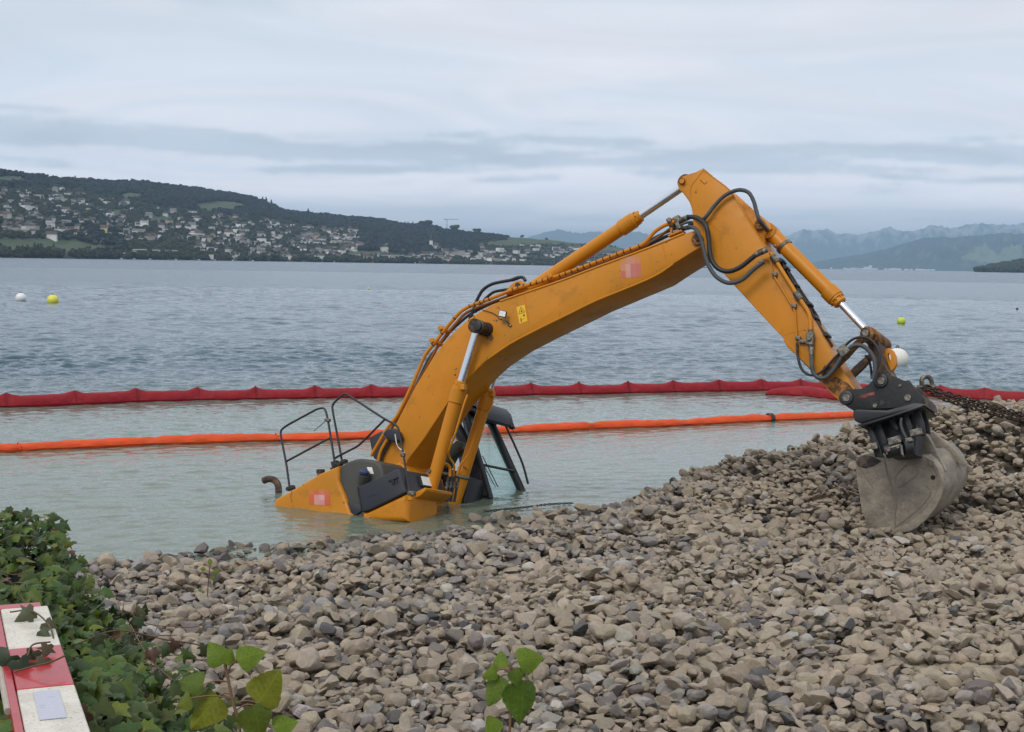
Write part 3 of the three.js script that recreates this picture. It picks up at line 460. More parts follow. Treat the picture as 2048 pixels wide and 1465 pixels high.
{
  const r = rng(1234), RES = 0.025, X0 = -7.5, Z0 = -27, NX = 760, NZ = 800, H = new Float32Array(NX * NZ), T = new Float32Array(NX * NZ);
  for (let j = 0; j < NZ; j++) for (let i = 0; i < NX; i++) { if (i % 4 || j % 4) continue; const h = ground(X0 + i * RES, Z0 + j * RES) - 0.06; for (let b = 0; b < 4; b++) for (let a = 0; a < 4; a++) if (i + a < NX && j + b < NZ) H[(j + b) * NX + i + a] = T[(j + b) * NX + i + a] = h; }
  const geos = []; for (let k = 0; k < 14; k++) geos.push(stoneGeo(100 + k, k % 7 < 2));
  const gauss = () => (r() + r() + r() + r() - 2) * 0.87;
  const stones = [], q = new THREE.Quaternion(), e = new THREE.Euler(), inB = (p) => { const l = BK.local(p); return l.z < 0.03 && l.z > -BUCKET_W - 0.03; };
  const poly = BUCKET.map((p) => [p.x, p.y]), inside = (x, y) => { let c = false; for (let i = 0, j = poly.length - 1; i < poly.length; j = i++) if ((poly[i][1] > y) !== (poly[j][1] > y) && x < ((poly[j][0] - poly[i][0]) * (y - poly[i][1])) / (poly[j][1] - poly[i][1]) + poly[i][0]) c = !c; return c; };
  let tries = 0;
  while (stones.length < 28000 && tries++ < 110000) {
    const z = -lerp(7.6, 26.5, Math.pow(r(), 0.82)), x = z * -lerp(-0.53, 0.53, r()); if (x < X0 + 0.3 || x > X0 + NX * RES - 0.3) continue;
    const g0 = ground(x, z); if (g0 < -0.17) continue;
    const [sx, sy] = project(V(x, g0, z)); if (sx < -460 || sx > PW + 460 || sy > PH + 420) continue;
    const patch = noise2(x * 0.35 + 2, z * 0.35);
    const grit = stones.length > 18200, a = (grit ? 0.042 : 0.068) * Math.exp((grit ? 0.35 : 0.42) * gauss() + 0.12 * patch) * (z < -17.8 ? 1.10 : 1), b = a * lerp(0.56, 0.95, r()), c = a * lerp(0.38, 0.74, r()), rad = (a + b) / 2;
    let best = null;
    for (let k = 0; k < 4; k++) {
      const xx = x + (k ? gauss() * 0.09 : 0), zz = z + (k ? gauss() * 0.09 : 0), ci = Math.round((xx - X0) / RES), cj = Math.round((zz - Z0) / RES), n = Math.ceil(rad / RES); let top = -1e9;
      for (let j = -n; j <= n; j++) for (let i = -n; i <= n; i++) { const d = (i * i + j * j) * RES * RES / (rad * rad); if (d > 0.9) continue; const ii = ci + i, jj = cj + j; if (ii < 0 || jj < 0 || ii >= NX || jj >= NZ) continue; top = Math.max(top, H[jj * NX + ii] + c * Math.sqrt(1 - d) * 0.9); }
      const over = top - c - g0; if (!best || over < best[0]) best = [over, xx, zz, top - c * 0.30, ci, cj, n];
    }
    const [over, xx, zz, y, ci, cj, n] = best; if (over > (grit ? 0.06 : 0.14)) continue;
    const pos = V(xx, y, zz); if (inB(pos)) { const l = BK.local(pos); if (inside(l.x, l.y)) continue; }
    for (let j = -n; j <= n; j++) for (let i = -n; i <= n; i++) { const d = (i * i + j * j) * RES * RES / (rad * rad); if (d >= 1) continue; const ii = ci + i, jj = cj + j; if (ii < 0 || jj < 0 || ii >= NX || jj >= NZ) continue; const k = jj * NX + ii; H[k] = Math.max(H[k], y + c * 0.92 * Math.sqrt(1 - d)); }
    const sl = 0.3, tx = (ground(xx, zz + sl) - ground(xx, zz - sl)) / (2 * sl), tz = (ground(xx + sl, zz) - ground(xx - sl, zz)) / (2 * sl);
    e.set(tx + gauss() * 0.42, r() * 6.283, -tz + gauss() * 0.42, 'XZY'); q.setFromEuler(e);
    const m = new THREE.Matrix4().compose(pos, q, V(a, c, b));
    // beige dust on the newer stones to the right and below, grey and purple ones to the left and along the water
    const mix = 0.08 + 0.62 * noise2(xx * 0.28 + 1.3, zz * 0.22) + 0.22 * noise2(xx * 1.1, zz * 1.1) + 0.085 * xx + 0.30 * (ground(xx, zz) - 0.35) - (zz < -15.5 && xx < 1.8 ? 0.35 : 0) + 0.10, u = r(), col = new THREE.Color();
    if (u < clamp(0.66 + mix * 0.5, 0.22, 0.93)) col.setRGB(0.415, 0.352, 0.278); else if (u < 0.84) col.setRGB(0.325, 0.302, 0.28); else if (u < 0.94) col.setRGB(0.225, 0.20, 0.19); else if (u < 0.97) col.setRGB(0.145, 0.142, 0.146); else col.setRGB(0.52, 0.49, 0.45);
    col.multiplyScalar(lerp(0.80, 1.16, r())); col.r *= lerp(0.97, 1.04, r()); col.b *= lerp(0.94, 1.05, r()); col.multiplyScalar(lerp(0.5, 1, smooth(y + 0.03 * noise2(xx * 2, zz * 2), 0.03, 0.12)));
    const s = project(pos); stones.push({ m, col, size: s[0] > 0 && s[0] < PW && s[1] > 0 && s[1] < PH - 4 ? a * 2 / s[2] * (over > -0.02 ? 1 : 0.5) : 0, k: Math.floor(r() * 14) });
  }
  stones.sort((a, b) => b.size - a.size);
  const tints = new Map();
  stones.splice(0, 300).forEach((s) => {
    const key = [s.col.r, s.col.g, s.col.b].map((v) => Math.round(v * 22)).join(); if (!tints.has(key)) { const t = stoneM.clone(); t.color.copy(s.col); tints.set(key, t); }
    const o = mesh('stone', geos[s.k], tints.get(key), shore); s.m.decompose(o.position, o.quaternion, o.scale);
  });
  for (let k = 0; k < 14; k++) { const l = stones.filter((s) => s.k === k), im = new THREE.InstancedMesh(geos[k], stoneM, l.length); l.forEach((s, i) => { im.setMatrixAt(i, s.m); im.setColorAt(i, s.col); }); im.name = 'loose_stones'; im.userData.kind = 'stuff'; im.castShadow = im.receiveShadow = true; shore.add(im); }
  console.log('stones', stones.length, 'tries', tries, 'tints', tints.size);
}

// ---------------------------------------------------------------- the overgrown bank in the foreground
const IVY_EDGE = [[-140, 1000, 7.7], [-20, 1010, 7.5], [34, 1020, 7.4], [52, 1040, 7.2], [82, 1098, 6.9], [120, 1172, 6.5], [182, 1248, 6.1], [258, 1312, 5.6], [335, 1380, 5.0], [388, 1450, 4.55], [410, 1515, 4.2], [300, 1560, 3.9], [100, 1560, 3.5], [-100, 1560, 3.4], [-260, 1300, 4.8], [-260, 1100, 6.6]].map((q) => at(...q));
const IVY_MID = [[60, 1110, 6.8], [100, 1180, 6.2], [0, 1200, 5.6], [150, 1290, 5.5], [235, 1375, 4.95], [290, 1450, 4.4], [200, 1420, 4.3], [20, 1090, 7.0], [60, 1330, 4.6], [-60, 1250, 5]].map((q) => at(...q));
const ivyH = (x, z) => { let s = 0, w = 0; for (const p of [...IVY_EDGE, ...IVY_MID]) { const d = (p.x - x) ** 2 + (p.z - z) ** 2 + 0.01, k = 1 / (d * d); s += k * p.y; w += k; } return s / w; };
const inIvy = (x, z) => { let c = false; const q = IVY_EDGE; for (let i = 0, j = q.length - 1; i < q.length; j = i++) if ((q[i].z > z) !== (q[j].z > z) && x < ((q[j].x - q[i].x) * (z - q[i].z)) / (q[j].z - q[i].z) + q[i].x) c = !c; return c; };
{
  // the earth under the ivy: a raised bed whose sides fall to the gravel
  const C = V(); IVY_EDGE.forEach((p) => C.add(p)); C.multiplyScalar(1 / IVY_EDGE.length);
  const rings = [0, 0.35, 0.65, 0.88, 0.97, 1.0], pos = [], idx = [], n = IVY_EDGE.length;
  rings.forEach((t, j) => IVY_EDGE.forEach((p) => { const x = lerp(C.x, p.x, t), z = lerp(C.z, p.z, t); pos.push(x, j === 5 ? 0.3 : ivyH(x, z) - (j >= 4 ? 0.3 : 0.10), z); }));
  for (let j = 0; j < rings.length - 1; j++) for (let i = 0; i < n; i++) { const a = j * n + i, b = j * n + (i + 1) % n; idx.push(a, b, a + n, b, b + n, a + n); }
  const g = new THREE.BufferGeometry(); g.setAttribute('position', new THREE.Float32BufferAttribute(pos, 3)); g.setIndex(idx); g.computeVertexNormals();
  const m = mesh('earth_bank', boxUV(g), S({ name: 'dark_earth', color: C3(0.035, 0.028, 0.02), roughness: 1, map: dirtTex, side: THREE.DoubleSide }), scene); m.userData.kind = 'structure';
  const b = mesh('path', new THREE.BoxGeometry(9, 2.0, 4.7).translate(1.0, 1.2, -1.65), S({ name: 'trodden_earth', color: C3(0.10, 0.085, 0.065), roughness: 1 }), scene); b.userData.kind = 'structure';
}
// a leaf with a fold along its midrib
function bladeGeo(half, n, fold, droop, wave = 0) {
  const pos = [], uv = [], idx = [];
  for (let i = 0; i <= n; i++) { const t = i / n, w = half(t); for (let k = -2; k <= 2; k++) { const x = w * k / 2; pos.push(x, t, -droop * t * t - fold * Math.abs(x) + wave * Math.sin(t * 7 + k) * Math.abs(k) * 0.5); uv.push(x + 0.5, t); } }
  for (let i = 0; i < n; i++) for (let k = 0; k < 4; k++) { const a = i * 5 + k; idx.push(a, a + 1, a + 5, a + 1, a + 6, a + 5); }
  const g = new THREE.BufferGeometry(); g.setAttribute('position', new THREE.Float32BufferAttribute(pos, 3)); g.setAttribute('uv', new THREE.Float32BufferAttribute(uv, 2)); g.setIndex(idx); g.computeVertexNormals(); return g;
}
function ivyGeo(seed) {
  const r = rng(seed), pts = [[0, 0.02], [0.20, -0.12], [0.46, -0.02], [0.34, 0.18], [0.62, 0.40], [0.30, 0.44], [0.22, 0.66], [0, 1.02]], out = [];
  for (let i = 0; i < 8; i++) out.push([pts[i][0] * lerp(0.85, 1.1, r()), pts[i][1] + 0.06 * (r() - 0.5)]);
  for (let i = 6; i > 0; i--) out.push([-pts[i][0] * lerp(0.85, 1.1, r()), pts[i][1] + 0.06 * (r() - 0.5)]);
  const pos = [0, 0.3, 0.03], uv = [0.5, 0.3], idx = [], f = lerp(0.05, 0.6, r()), c = lerp(-0.1, 0.45, r());
  out.forEach(([x, y]) => { pos.push(x, y, -f * Math.abs(x) - c * y * y + 0.05 * (r() - 0.5)); uv.push(x * 0.75 + 0.5, y); });
  for (let i = 1; i <= out.length; i++) idx.push(0, i, i === out.length ? 1 : i + 1);
  const g = new THREE.BufferGeometry(); g.setAttribute('position', new THREE.Float32BufferAttribute(pos, 3)); g.setAttribute('uv', new THREE.Float32BufferAttribute(uv, 2)); g.setIndex(idx); g.computeVertexNormals(); return g;
}
const veinTex = (base, vein, rib, side, n = 5) => { const c = document.createElement('canvas'); c.width = c.height = 256; const x = c.getContext('2d'); x.fillStyle = base; x.fillRect(0, 0, 256, 256); const r = rng(8); for (let i = 0; i < 900; i++) { x.fillStyle = `rgba(${r() < 0.5 ? '0,0,0' : '255,255,200'},${0.05 * r()})`; x.beginPath(); x.arc(256 * r(), 256 * r(), 2 + 10 * r(), 0, 7); x.fill(); } x.strokeStyle = vein; x.lineWidth = rib; x.beginPath(); x.moveTo(128, 256); x.lineTo(128, 0); x.stroke(); x.lineWidth = side; for (let i = 0; i < n; i++) for (const s of [-1, 1]) { const y = 236 - i * 190 / n; x.beginPath(); x.moveTo(128, y); x.quadraticCurveTo(128 + s * 50, y - 40, 128 + s * 120, y - 75); x.stroke(); } const t = new THREE.CanvasTexture(c); t.colorSpace = THREE.SRGBColorSpace; return t; };
const ivyM = P({ name: 'ivy_leaf', color: C3(1, 1, 1), map: veinTex('#d8d8d8', 'rgba(255,255,235,0.55)', 5, 3, 3), roughness: 0.48, transmission: 0.18, thickness: 0, side: THREE.DoubleSide, specularIntensity: 0.55 });
const poplarM = P({ name: 'poplar_leaf', color: C3(0.20, 0.26, 0.030), map: veinTex('#dcdcd4', 'rgba(255,255,170,0.8)', 5, 2.2, 5), roughness: 0.6, specularIntensity: 0.4, transmission: 0.4, thickness: 0, side: THREE.DoubleSide });
const stemM = S({ name: 'woody_stem', color: C3(0.12, 0.07, 0.04), roughness: 0.85 }), redStemM = S({ name: 'reddish_stem', color: C3(0.17, 0.095, 0.05), roughness: 0.7 });
{
  const ivy = thing('ivy', 'dense dark green ivy spilling over the bank and round the striped barrier plank', 'ivy', V(-1.6, 2.3, -5));
  const r = rng(555), geos = [0, 1, 2, 3, 4, 5, 6, 7].map((k) => ivyGeo(20 + k)), leaves = [], o = new THREE.Object3D(), c = new THREE.Color(), off = ivy.position;
  const add = (p, size, up, bright) => {
    const n = V((r() - 0.5) * 1.5, up + r() * 0.9, 0.35 + (r() - 0.35) * 1.2).normalize(); o.position.copy(p).sub(off); o.up.set(0, 1, 0);
    const q = new THREE.Quaternion().setFromUnitVectors(V(0, 0, 1), n), spin = new THREE.Quaternion().setFromAxisAngle(V(0, 0, 1), Math.PI + (r() - 0.5) * 3.4); o.quaternion.copy(q).multiply(spin); o.scale.setScalar(size); o.updateMatrix();
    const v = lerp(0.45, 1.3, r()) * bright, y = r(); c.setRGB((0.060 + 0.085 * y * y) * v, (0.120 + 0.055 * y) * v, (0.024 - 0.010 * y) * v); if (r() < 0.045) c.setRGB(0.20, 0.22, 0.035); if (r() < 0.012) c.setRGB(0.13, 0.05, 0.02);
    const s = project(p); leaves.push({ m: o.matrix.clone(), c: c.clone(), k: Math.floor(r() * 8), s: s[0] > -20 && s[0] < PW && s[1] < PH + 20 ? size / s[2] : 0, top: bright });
  };
  const edgeDist = (x, z) => Math.min(...IVY_EDGE.slice(1, 12).map((p, i, a) => { const q = a[Math.min(i + 1, a.length - 1)], dx = q.x - p.x, dz = q.z - p.z, t = clamp(((x - p.x) * dx + (z - p.z) * dz) / (dx * dx + dz * dz + 1e-9), 0, 1); return Math.hypot(x - p.x - dx * t, z - p.z - dz * t); }));
  let k = 0, guard = 0;
  while (k < 6200 && guard++ < 60000) {
    const x = lerp(-4.2, -0.6, r()), z = lerp(-7.9, -3.2, r()); if (!inIvy(x, z)) continue;
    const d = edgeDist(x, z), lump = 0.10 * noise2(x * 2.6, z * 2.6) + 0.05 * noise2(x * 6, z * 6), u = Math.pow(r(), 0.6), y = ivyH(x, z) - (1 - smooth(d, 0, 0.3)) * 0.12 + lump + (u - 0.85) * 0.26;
    const p = V(x, y, z), onPlank = plankDist(x, z) < 0.11 && y > 2.46; if (onPlank) continue;
    const bare = smooth(noise2(x * 1.4 + 4, z * 1.4), 0.25, 0.6) * (z > -6.6 && z < -4.8 ? 1 : 0.2); if (r() < bare * 0.8) continue;
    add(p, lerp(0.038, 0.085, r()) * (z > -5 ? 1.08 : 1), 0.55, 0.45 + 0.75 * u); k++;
  }
  // ivy hanging down the outer side
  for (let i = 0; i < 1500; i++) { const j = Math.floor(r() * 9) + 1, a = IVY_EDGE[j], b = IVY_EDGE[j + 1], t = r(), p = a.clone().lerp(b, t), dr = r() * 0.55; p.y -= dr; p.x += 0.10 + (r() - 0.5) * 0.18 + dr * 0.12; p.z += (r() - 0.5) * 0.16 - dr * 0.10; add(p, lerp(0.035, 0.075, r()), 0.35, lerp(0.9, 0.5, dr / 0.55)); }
  leaves.sort((a, b) => b.s * b.top - a.s * a.top);
  const tints = new Map();
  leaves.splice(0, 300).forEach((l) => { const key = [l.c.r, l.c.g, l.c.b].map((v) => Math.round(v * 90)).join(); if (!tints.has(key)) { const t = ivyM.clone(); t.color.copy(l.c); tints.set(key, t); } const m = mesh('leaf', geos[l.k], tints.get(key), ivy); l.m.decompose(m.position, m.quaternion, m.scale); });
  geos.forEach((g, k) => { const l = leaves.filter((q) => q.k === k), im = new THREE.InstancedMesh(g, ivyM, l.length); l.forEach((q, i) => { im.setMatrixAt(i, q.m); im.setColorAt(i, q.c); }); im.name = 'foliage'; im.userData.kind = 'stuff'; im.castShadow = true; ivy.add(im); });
  // dry undergrowth at the edge towards the stones: brown leaves and thin bare twigs
  for (let i = 0; i < 20; i++) { const q = onLevel(lerp(195, 300, r()), lerp(1225, 1345, r()), 1.75 + 0.25 * r()); const pts = []; let p = q.clone(); const a = r() * 6.3; for (let k = 0; k < 5; k++) { pts.push(p.clone().sub(off)); p.add(V(Math.cos(a + k * 0.3 * (r() - 0.5)) * 0.09, (r() - 0.45) * 0.05, Math.sin(a) * 0.07)); } mesh('twig', tube(pts, 0.0018 + 0.0014 * r(), 4), r() < 0.5 ? stemM : redStemM, ivy); }
  { const dry = new THREE.InstancedMesh(geos[2], ivyM, 120), o2 = new THREE.Object3D(); for (let i = 0; i < 120; i++) { const q = onLevel(lerp(190, 290, r()), lerp(1225, 1350, r()), 1.7 + 0.3 * r()).sub(off); o2.position.copy(q); o2.rotation.set(-1 + r() * 1.4, r() * 2 - 1, r() * 6.3); o2.scale.setScalar(lerp(0.035, 0.07, r())); o2.updateMatrix(); dry.setMatrixAt(i, o2.matrix); const v = r(); if (v < 0.2) c.setRGB(0.11, 0.060, 0.035); else if (v < 0.5) c.setRGB(0.11, 0.10, 0.04); else c.setRGB(0.05, 0.085, 0.022); c.multiplyScalar(0.5 + 0.8 * r()); dry.setColorAt(i, c); } dry.name = 'dry_leaves'; dry.userData.kind = 'stuff'; dry.castShadow = true; ivy.add(dry); }
  // runners: bare woody stems that wander through the leaves, some over the plank
  for (let i = 0; i < 34; i++) {
    const pts = []; let x = lerp(-2.9, -0.9, r()), z = lerp(-7, -4.2, r()); if (!inIvy(x, z)) continue; let a = r() * 6.3;
    for (let k = 0; k < 7; k++) { if (!inIvy(x, z) && pts.length > 1) break; pts.push(V(x, ivyH(x, z) + 0.01 + 0.05 * r(), z).sub(off)); a += (r() - 0.5) * 1.4; x += Math.cos(a) * 0.11; z += Math.sin(a) * 0.11; }
    mesh('stem', tube(pts, lerp(0.0016, 0.0034, r()), 5), r() < 0.6 ? stemM : redStemM, ivy);
  }
  const over = (list, leavesAt) => { const pts = list.map((q) => at(...q).sub(off)); mesh('stem', tube(pts, 0.003, 5), stemM, ivy); leavesAt.forEach(([u, v, d, s, c]) => { const m = mesh('leaf', geos[Math.floor(r() * 5)], (() => { const t = ivyM.clone(); t.color.setRGB(...c); return t; })(), ivy); m.position.copy(at(u, v, d).sub(off)); m.scale.setScalar(s); m.rotation.set(-0.7 + r() * 0.5, (r() - 0.5) * 0.9, 2.2 + r() * 2); }); };
  over([[20, 1225, 4.85], [60, 1222, 4.8], [95, 1248, 4.7], [110, 1290, 4.55]], [[66, 1222, 4.8, 0.07, [0.10, 0.11, 0.05]], [90, 1246, 4.7, 0.06, [0.14, 0.14, 0.08]], [80, 1262, 4.62, 0.05, [0.06, 0.08, 0.03]]]);
  over([[8, 1330, 4.3], [48, 1318, 4.3], [66, 1290, 4.4], [100, 1285, 4.45]], [[20, 1310, 4.3, 0.10, [0.035, 0.06, 0.025]], [36, 1322, 4.25, 0.08, [0.028, 0.05, 0.02]], [88, 1318, 4.3, 0.06, [0.09, 0.075, 0.035]]]);
  over([[28, 1345, 4.2], [60, 1335, 4.2], [100, 1325, 4.2], [130, 1312, 4.25]], [[66, 1302, 4.35, 0.07, [0.05, 0.05, 0.02]], [95, 1290, 4.4, 0.05, [0.10, 0.07, 0.03]]]);
  over([[150, 1290, 5.0], [230, 1262, 5.1], [330, 1280, 5.2], [400, 1292, 5.3], [445, 1315, 5.3]], [[200, 1270, 5.05, 0.06, [0.06, 0.07, 0.03]], [350, 1283, 5.2, 0.05, [0.10, 0.05, 0.03]], [410, 1290, 5.3, 0.05, [0.05, 0.06, 0.02]]]);
  over([[260, 1250, 5.6], [300, 1320, 5.3], [345, 1362, 5.1]], [[300, 1300, 5.3, 0.06, [0.12, 0.05, 0.03]], [320, 1345, 5.2, 0.06, [0.045, 0.07, 0.02]]]);
}
// the striped barrier plank lying on the bank
function plankDist(x, z) { const a = onLevel(48, 1215, 2.55), b = onLevel(116, 1465, 2.55), dx = b.x - a.x, dz = b.z - a.z, t = clamp(((x - a.x) * dx + (z - a.z) * dz) / (dx * dx + dz * dz), -0.1, 1.3); return Math.hypot(x - a.x - dx * t, z - a.z - dz * t); }
{
  const far = onLevel(48, 1215, 2.55), near = onLevel(116, 1465, 2.55), d = far.clone().sub(near).normalize(), side = V(0, 1, 0).cross(d).negate();
  const g = thing('barrier_plank', 'red and white striped barrier plank lying in the ivy', 'barrier', far.clone()); g.matrixAutoUpdate = true; g.quaternion.setFromRotationMatrix(new THREE.Matrix4().makeBasis(side, V(0, 1, 0), d.clone().negate()));
  const wear = texture(512, (u, v) => { const a = tileNoise(u, v, 5, 5, 0.6, 91), b = tileNoise(u, v, 40, 2, 0.5, 2), s = b > 0.5 ? 0.14 : 0; const sc = Math.abs(tileNoise(u, v, 6, 2, 0.4, 23)) < 0.012 ? 0.10 : 0, k = 0.90 + 0.10 * a - s - sc; return [k, k * 0.98, k * 0.94]; }, true, 2.2);
  const red = P({ name: 'red_foil', color: C3(0.50, 0.022, 0.030), map: wear, roughness: 0.35, clearcoat: 0.3 }), white = P({ name: 'white_foil', color: C3(0.76, 0.73, 0.68), map: wear, roughness: 0.45 }), grey = S({ name: 'grey_plastic_rod', color: C3(0.50, 0.44, 0.40), roughness: 0.6, map: wear });
  const w = 0.16, th = 0.045;
  let z = 0; [['white_panel', 0.545, white], ['red_panel', 0.455, red], ['white_panel', 0.5, white], ['red_panel', 0.5, red]].forEach(([n, l, m]) => { mesh(n, box(0, -th / 2, z + l / 2, w, th, l - 0.0015, 0.006), m, g); z += l; });
  mesh('red_edge', box(-w / 2 - 0.014, -0.05, 0.95, 0.024, 0.09, 2.05, 0.005), red, g); mesh('end_board', box(-0.02, -0.03, -0.05, 0.16, 0.05, 0.07, 0.006), red, g);
  mesh('rod', rod(V(-w / 2 - 0.034, -0.015, 0.42), V(-w / 2 - 0.032, -0.015, 1.15), 0.010), grey, g);
  const st = document.createElement('canvas'); st.width = 128; st.height = 256; const x = st.getContext('2d'); x.fillStyle = '#b4b4c0'; x.fillRect(0, 0, 128, 256); const r = rng(3); x.fillStyle = 'rgba(120,122,150,0.55)'; [[14, 130, 30, 5], [14, 150, 22, 4], [12, 34, 8, 3], [60, 60, 40, 3]].forEach((q) => x.fillRect(...q)); for (let i = 0; i < 60; i++) { x.fillStyle = `rgba(255,255,255,${0.12 * r()})`; x.fillRect(128 * r(), 256 * r(), 20 * r(), 12 * r()); }
  const sg = new THREE.BoxGeometry(0.07, 0.002, 0.26), su = sg.attributes.uv; const tx = new THREE.CanvasTexture(st); tx.colorSpace = THREE.SRGBColorSpace;
  mesh('sticker', sg.translate(-0.004, 0.0022, 1.18), S({ name: 'faded_sticker', map: tx, roughness: 0.5 }), g);
}
// two poplar seedlings
function sapling(label, depth, stem, leaves, seed) {
  const r = rng(seed), base = at(stem[0][0], 1480, depth), foot = base.clone(); foot.y = 2.2; const g = thing('poplar_seedling', label, 'seedling', foot), L = (p) => p.sub(foot);
  mesh('stem', tube([V(0, 0, 0), ...stem.map(([x, y]) => L(at(x, y, depth)))], 0.0038, 7), redStemM, g);
  leaves.forEach(([x, y, len, tip, tiltX, tiltY, sx, sy, tint], i) => { // x, y: where the leaf joins its stalk; tip: direction in degrees, 90 = up
    const p = L(at(x, y, depth + (r() - 0.5) * 0.06)), a = tip * Math.PI / 180, s = len * depth / FL, tan = cam3(Math.cos(a), Math.sin(a), 0.0).normalize(), nrm = cam3(tiltX, tiltY, 1).normalize(); tan.addScaledVector(nrm, -tan.dot(nrm)).normalize(); const X = tan.clone().cross(nrm);
    const w = lerp(0.40, 0.50, r()), geo = bladeGeo((t) => w * Math.pow(Math.sin(Math.PI * Math.min(1, Math.pow(t + 0.004, 0.52))), 0.75) * (1 - 0.12 * t) * (1 + 0.035 * Math.sin(t * 34)), 14, lerp(0.10, 0.35, r()), lerp(0.08, 0.34, r()), 0.045), mt = poplarM.clone(); mt.color.multiplyScalar(lerp(0.8, 1.15, r())); if (tint) mt.color.setRGB(...tint);
    const m = mesh('leaf', geo, mt, g); m.scale.setScalar(s); m.quaternion.setFromRotationMatrix(new THREE.Matrix4().makeBasis(X, tan, nrm)); m.position.copy(p);
    mesh('stalk', tube([L(at(sx, sy, depth)), p.clone().add(L(at(sx, sy, depth))).multiplyScalar(0.5).add(V(0, 0.006, 0)), p], 0.0018, 5), redStemM, g);
  });
}
const k7a = (u, v) => k7(u, v), G1 = [0.19, 0.29, 0.022], G2 = [0.27, 0.29, 0.016];
sapling('left poplar seedling with large yellow green leaves beside the ivy', 3.4, [k7(1450, 1500), k7(1440, 1400), k7(1405, 1280), k7(1378, 1150), k7(1352, 1030)], [
  [...k7(1352, 1050), 56, 120, 0.3, 0.5, ...k7(1360, 1080), G1], [...k7(1430, 1030), 62, 28, 0.1, 0.7, ...k7(1372, 1110), G1], [...k7(1225, 1180), 64, 165, -0.3, 0.6, ...k7(1380, 1160), [0.15, 0.22, 0.03]], [...k7(1560, 1290), 84, 50, 0.5, 0.3, ...k7(1420, 1290), G2], [...k7(1320, 1250), 84, 232, -0.2, 0.5, ...k7(1400, 1240), G2], [...k7(1530, 1300), 78, 285, 0.6, 0.2, ...k7(1430, 1330), [0.17, 0.23, 0.03]], [...k7(1650, 1440), 54, 30, 0.2, 0.9, ...k7(1450, 1430), G1], [...k7(1150, 1260), 44, 200, -0.6, 0.4, ...k7(1400, 1260), [0.22, 0.27, 0.035]], [...k7(1370, 1060), 34, 70, 0.5, 0.2, ...k7(1365, 1090), G1]], 61);
sapling('right poplar seedling with a few green leaves in front of the stones', 3.6, [k8(640, 1390), k8(650, 1200), k8(660, 1060), k8(640, 970)], [
  [...k8(590, 995), 42, 100, -0.3, 0.5, ...k8(640, 1010), G1], [...k8(690, 945), 60, 20, 0.2, 0.6, ...k8(645, 985), G1], [...k8(590, 1035), 66, 245, -0.5, 0.3, ...k8(655, 1040), [0.18, 0.28, 0.04]], [...k8(720, 1060), 92, 268, 0.7, 0.1, ...k8(662, 1060), [0.15, 0.25, 0.03]], [...k8(555, 1275), 46, 250, -0.6, 0.4, ...k8(645, 1240), G1], [...k8(670, 990), 38, 285, 0.4, 0.3, ...k8(650, 1000), [0.17, 0.26, 0.035]], [...k8(560, 1000), 36, 200, -0.6, 0.4, ...k8(640, 1010), G1]], 62);
{ // a thin weed that grows out of the stones
  const r = rng(91), p = onLevel(414, 1192, 0.3), g = thing('thin_weed', 'thin weed with small green leaves growing out of the stones', 'weed', p), d = project(p)[2], L = (x, y) => at(x, y, d).sub(p);
  mesh('stem', tube([V(0, -0.05, 0), L(416, 1170), L(418, 1145), L(420, 1130)], 0.006, 5), stemM, g);
  [[420, 1132, 30, 100], [424, 1146, 34, 20], [412, 1140, 26, 170], [418, 1158, 24, 10], [404, 1240 - 60, 20, 200]].forEach(([x, y, s, a]) => { const m = mesh('leaf', bladeGeo((t) => 0.34 * Math.sin(Math.PI * t), 6, 0.2, 0.1), poplarM, g); m.position.copy(L(x, y)); m.scale.setScalar(s * d / FL * 0.5); m.rotation.set(-0.4, 0, (a - 90) * Math.PI / 180); });
}

// ---------------------------------------------------------------- floating booms and buoys
const fabricBump = texture(256, (u, v) => 0.5 + 0.5 * tileNoise(u, v, 5, 4, 0.6, 44), false, 1.2);
const fabric = (name, c) => P({ name, color: C3(...c), map: grimeTex, roughness: 0.62, bumpMap: fabricBump, bumpScale: 0.02, specularIntensity: 0.6 });
function loft(curve, s0, s1, ns, nr, rad, lift) { // a soft tube whose section changes along its way
  const pos = [], uv = [], idx = [], L = curve.getLength();
  for (let i = 0; i <= ns; i++) { const s = lerp(s0, s1, i / ns), p = curve.getPointAt(clamp(s / L, 0, 1)), t = curve.getTangentAt(clamp(s / L, 0, 1)), n = V(-t.z, 0, t.x).normalize(); for (let k = 0; k <= nr; k++) { const a = k / nr * 2 * Math.PI, [rx, ry] = rad(s, a); pos.push(p.x + n.x * Math.cos(a) * rx, lift + Math.sin(a) * ry, p.z + n.z * Math.cos(a) * rx); uv.push(s, k / nr * 1.4); } }
  for (let i = 0; i < ns; i++) for (let k = 0; k < nr; k++) { const a = i * (nr + 1) + k, b = a + nr + 1; idx.push(a, a + 1, b, a + 1, b + 1, b); }
  const g = new THREE.BufferGeometry(); g.setAttribute('position', new THREE.Float32BufferAttribute(pos, 3)); g.setAttribute('uv', new THREE.Float32BufferAttribute(uv, 2)); g.setIndex(idx); g.computeVertexNormals(); return g;
}
const along = (curve, px) => { const n = 900, L = curve.getLength(); let best = 0, bd = 1e9; for (let i = 0; i <= n; i++) { const d = Math.abs(project(curve.getPointAt(i / n))[0] - px); if (d < bd) { bd = d; best = i / n * L; } } return best; };
const redM = fabric('red_fabric', [0.27, 0.007, 0.013]), redDark = fabric('red_fabric_seam', [0.17, 0.008, 0.016]), orangeM = fabric('orange_fabric', [0.72, 0.085, 0.016]), clampM = M.black;
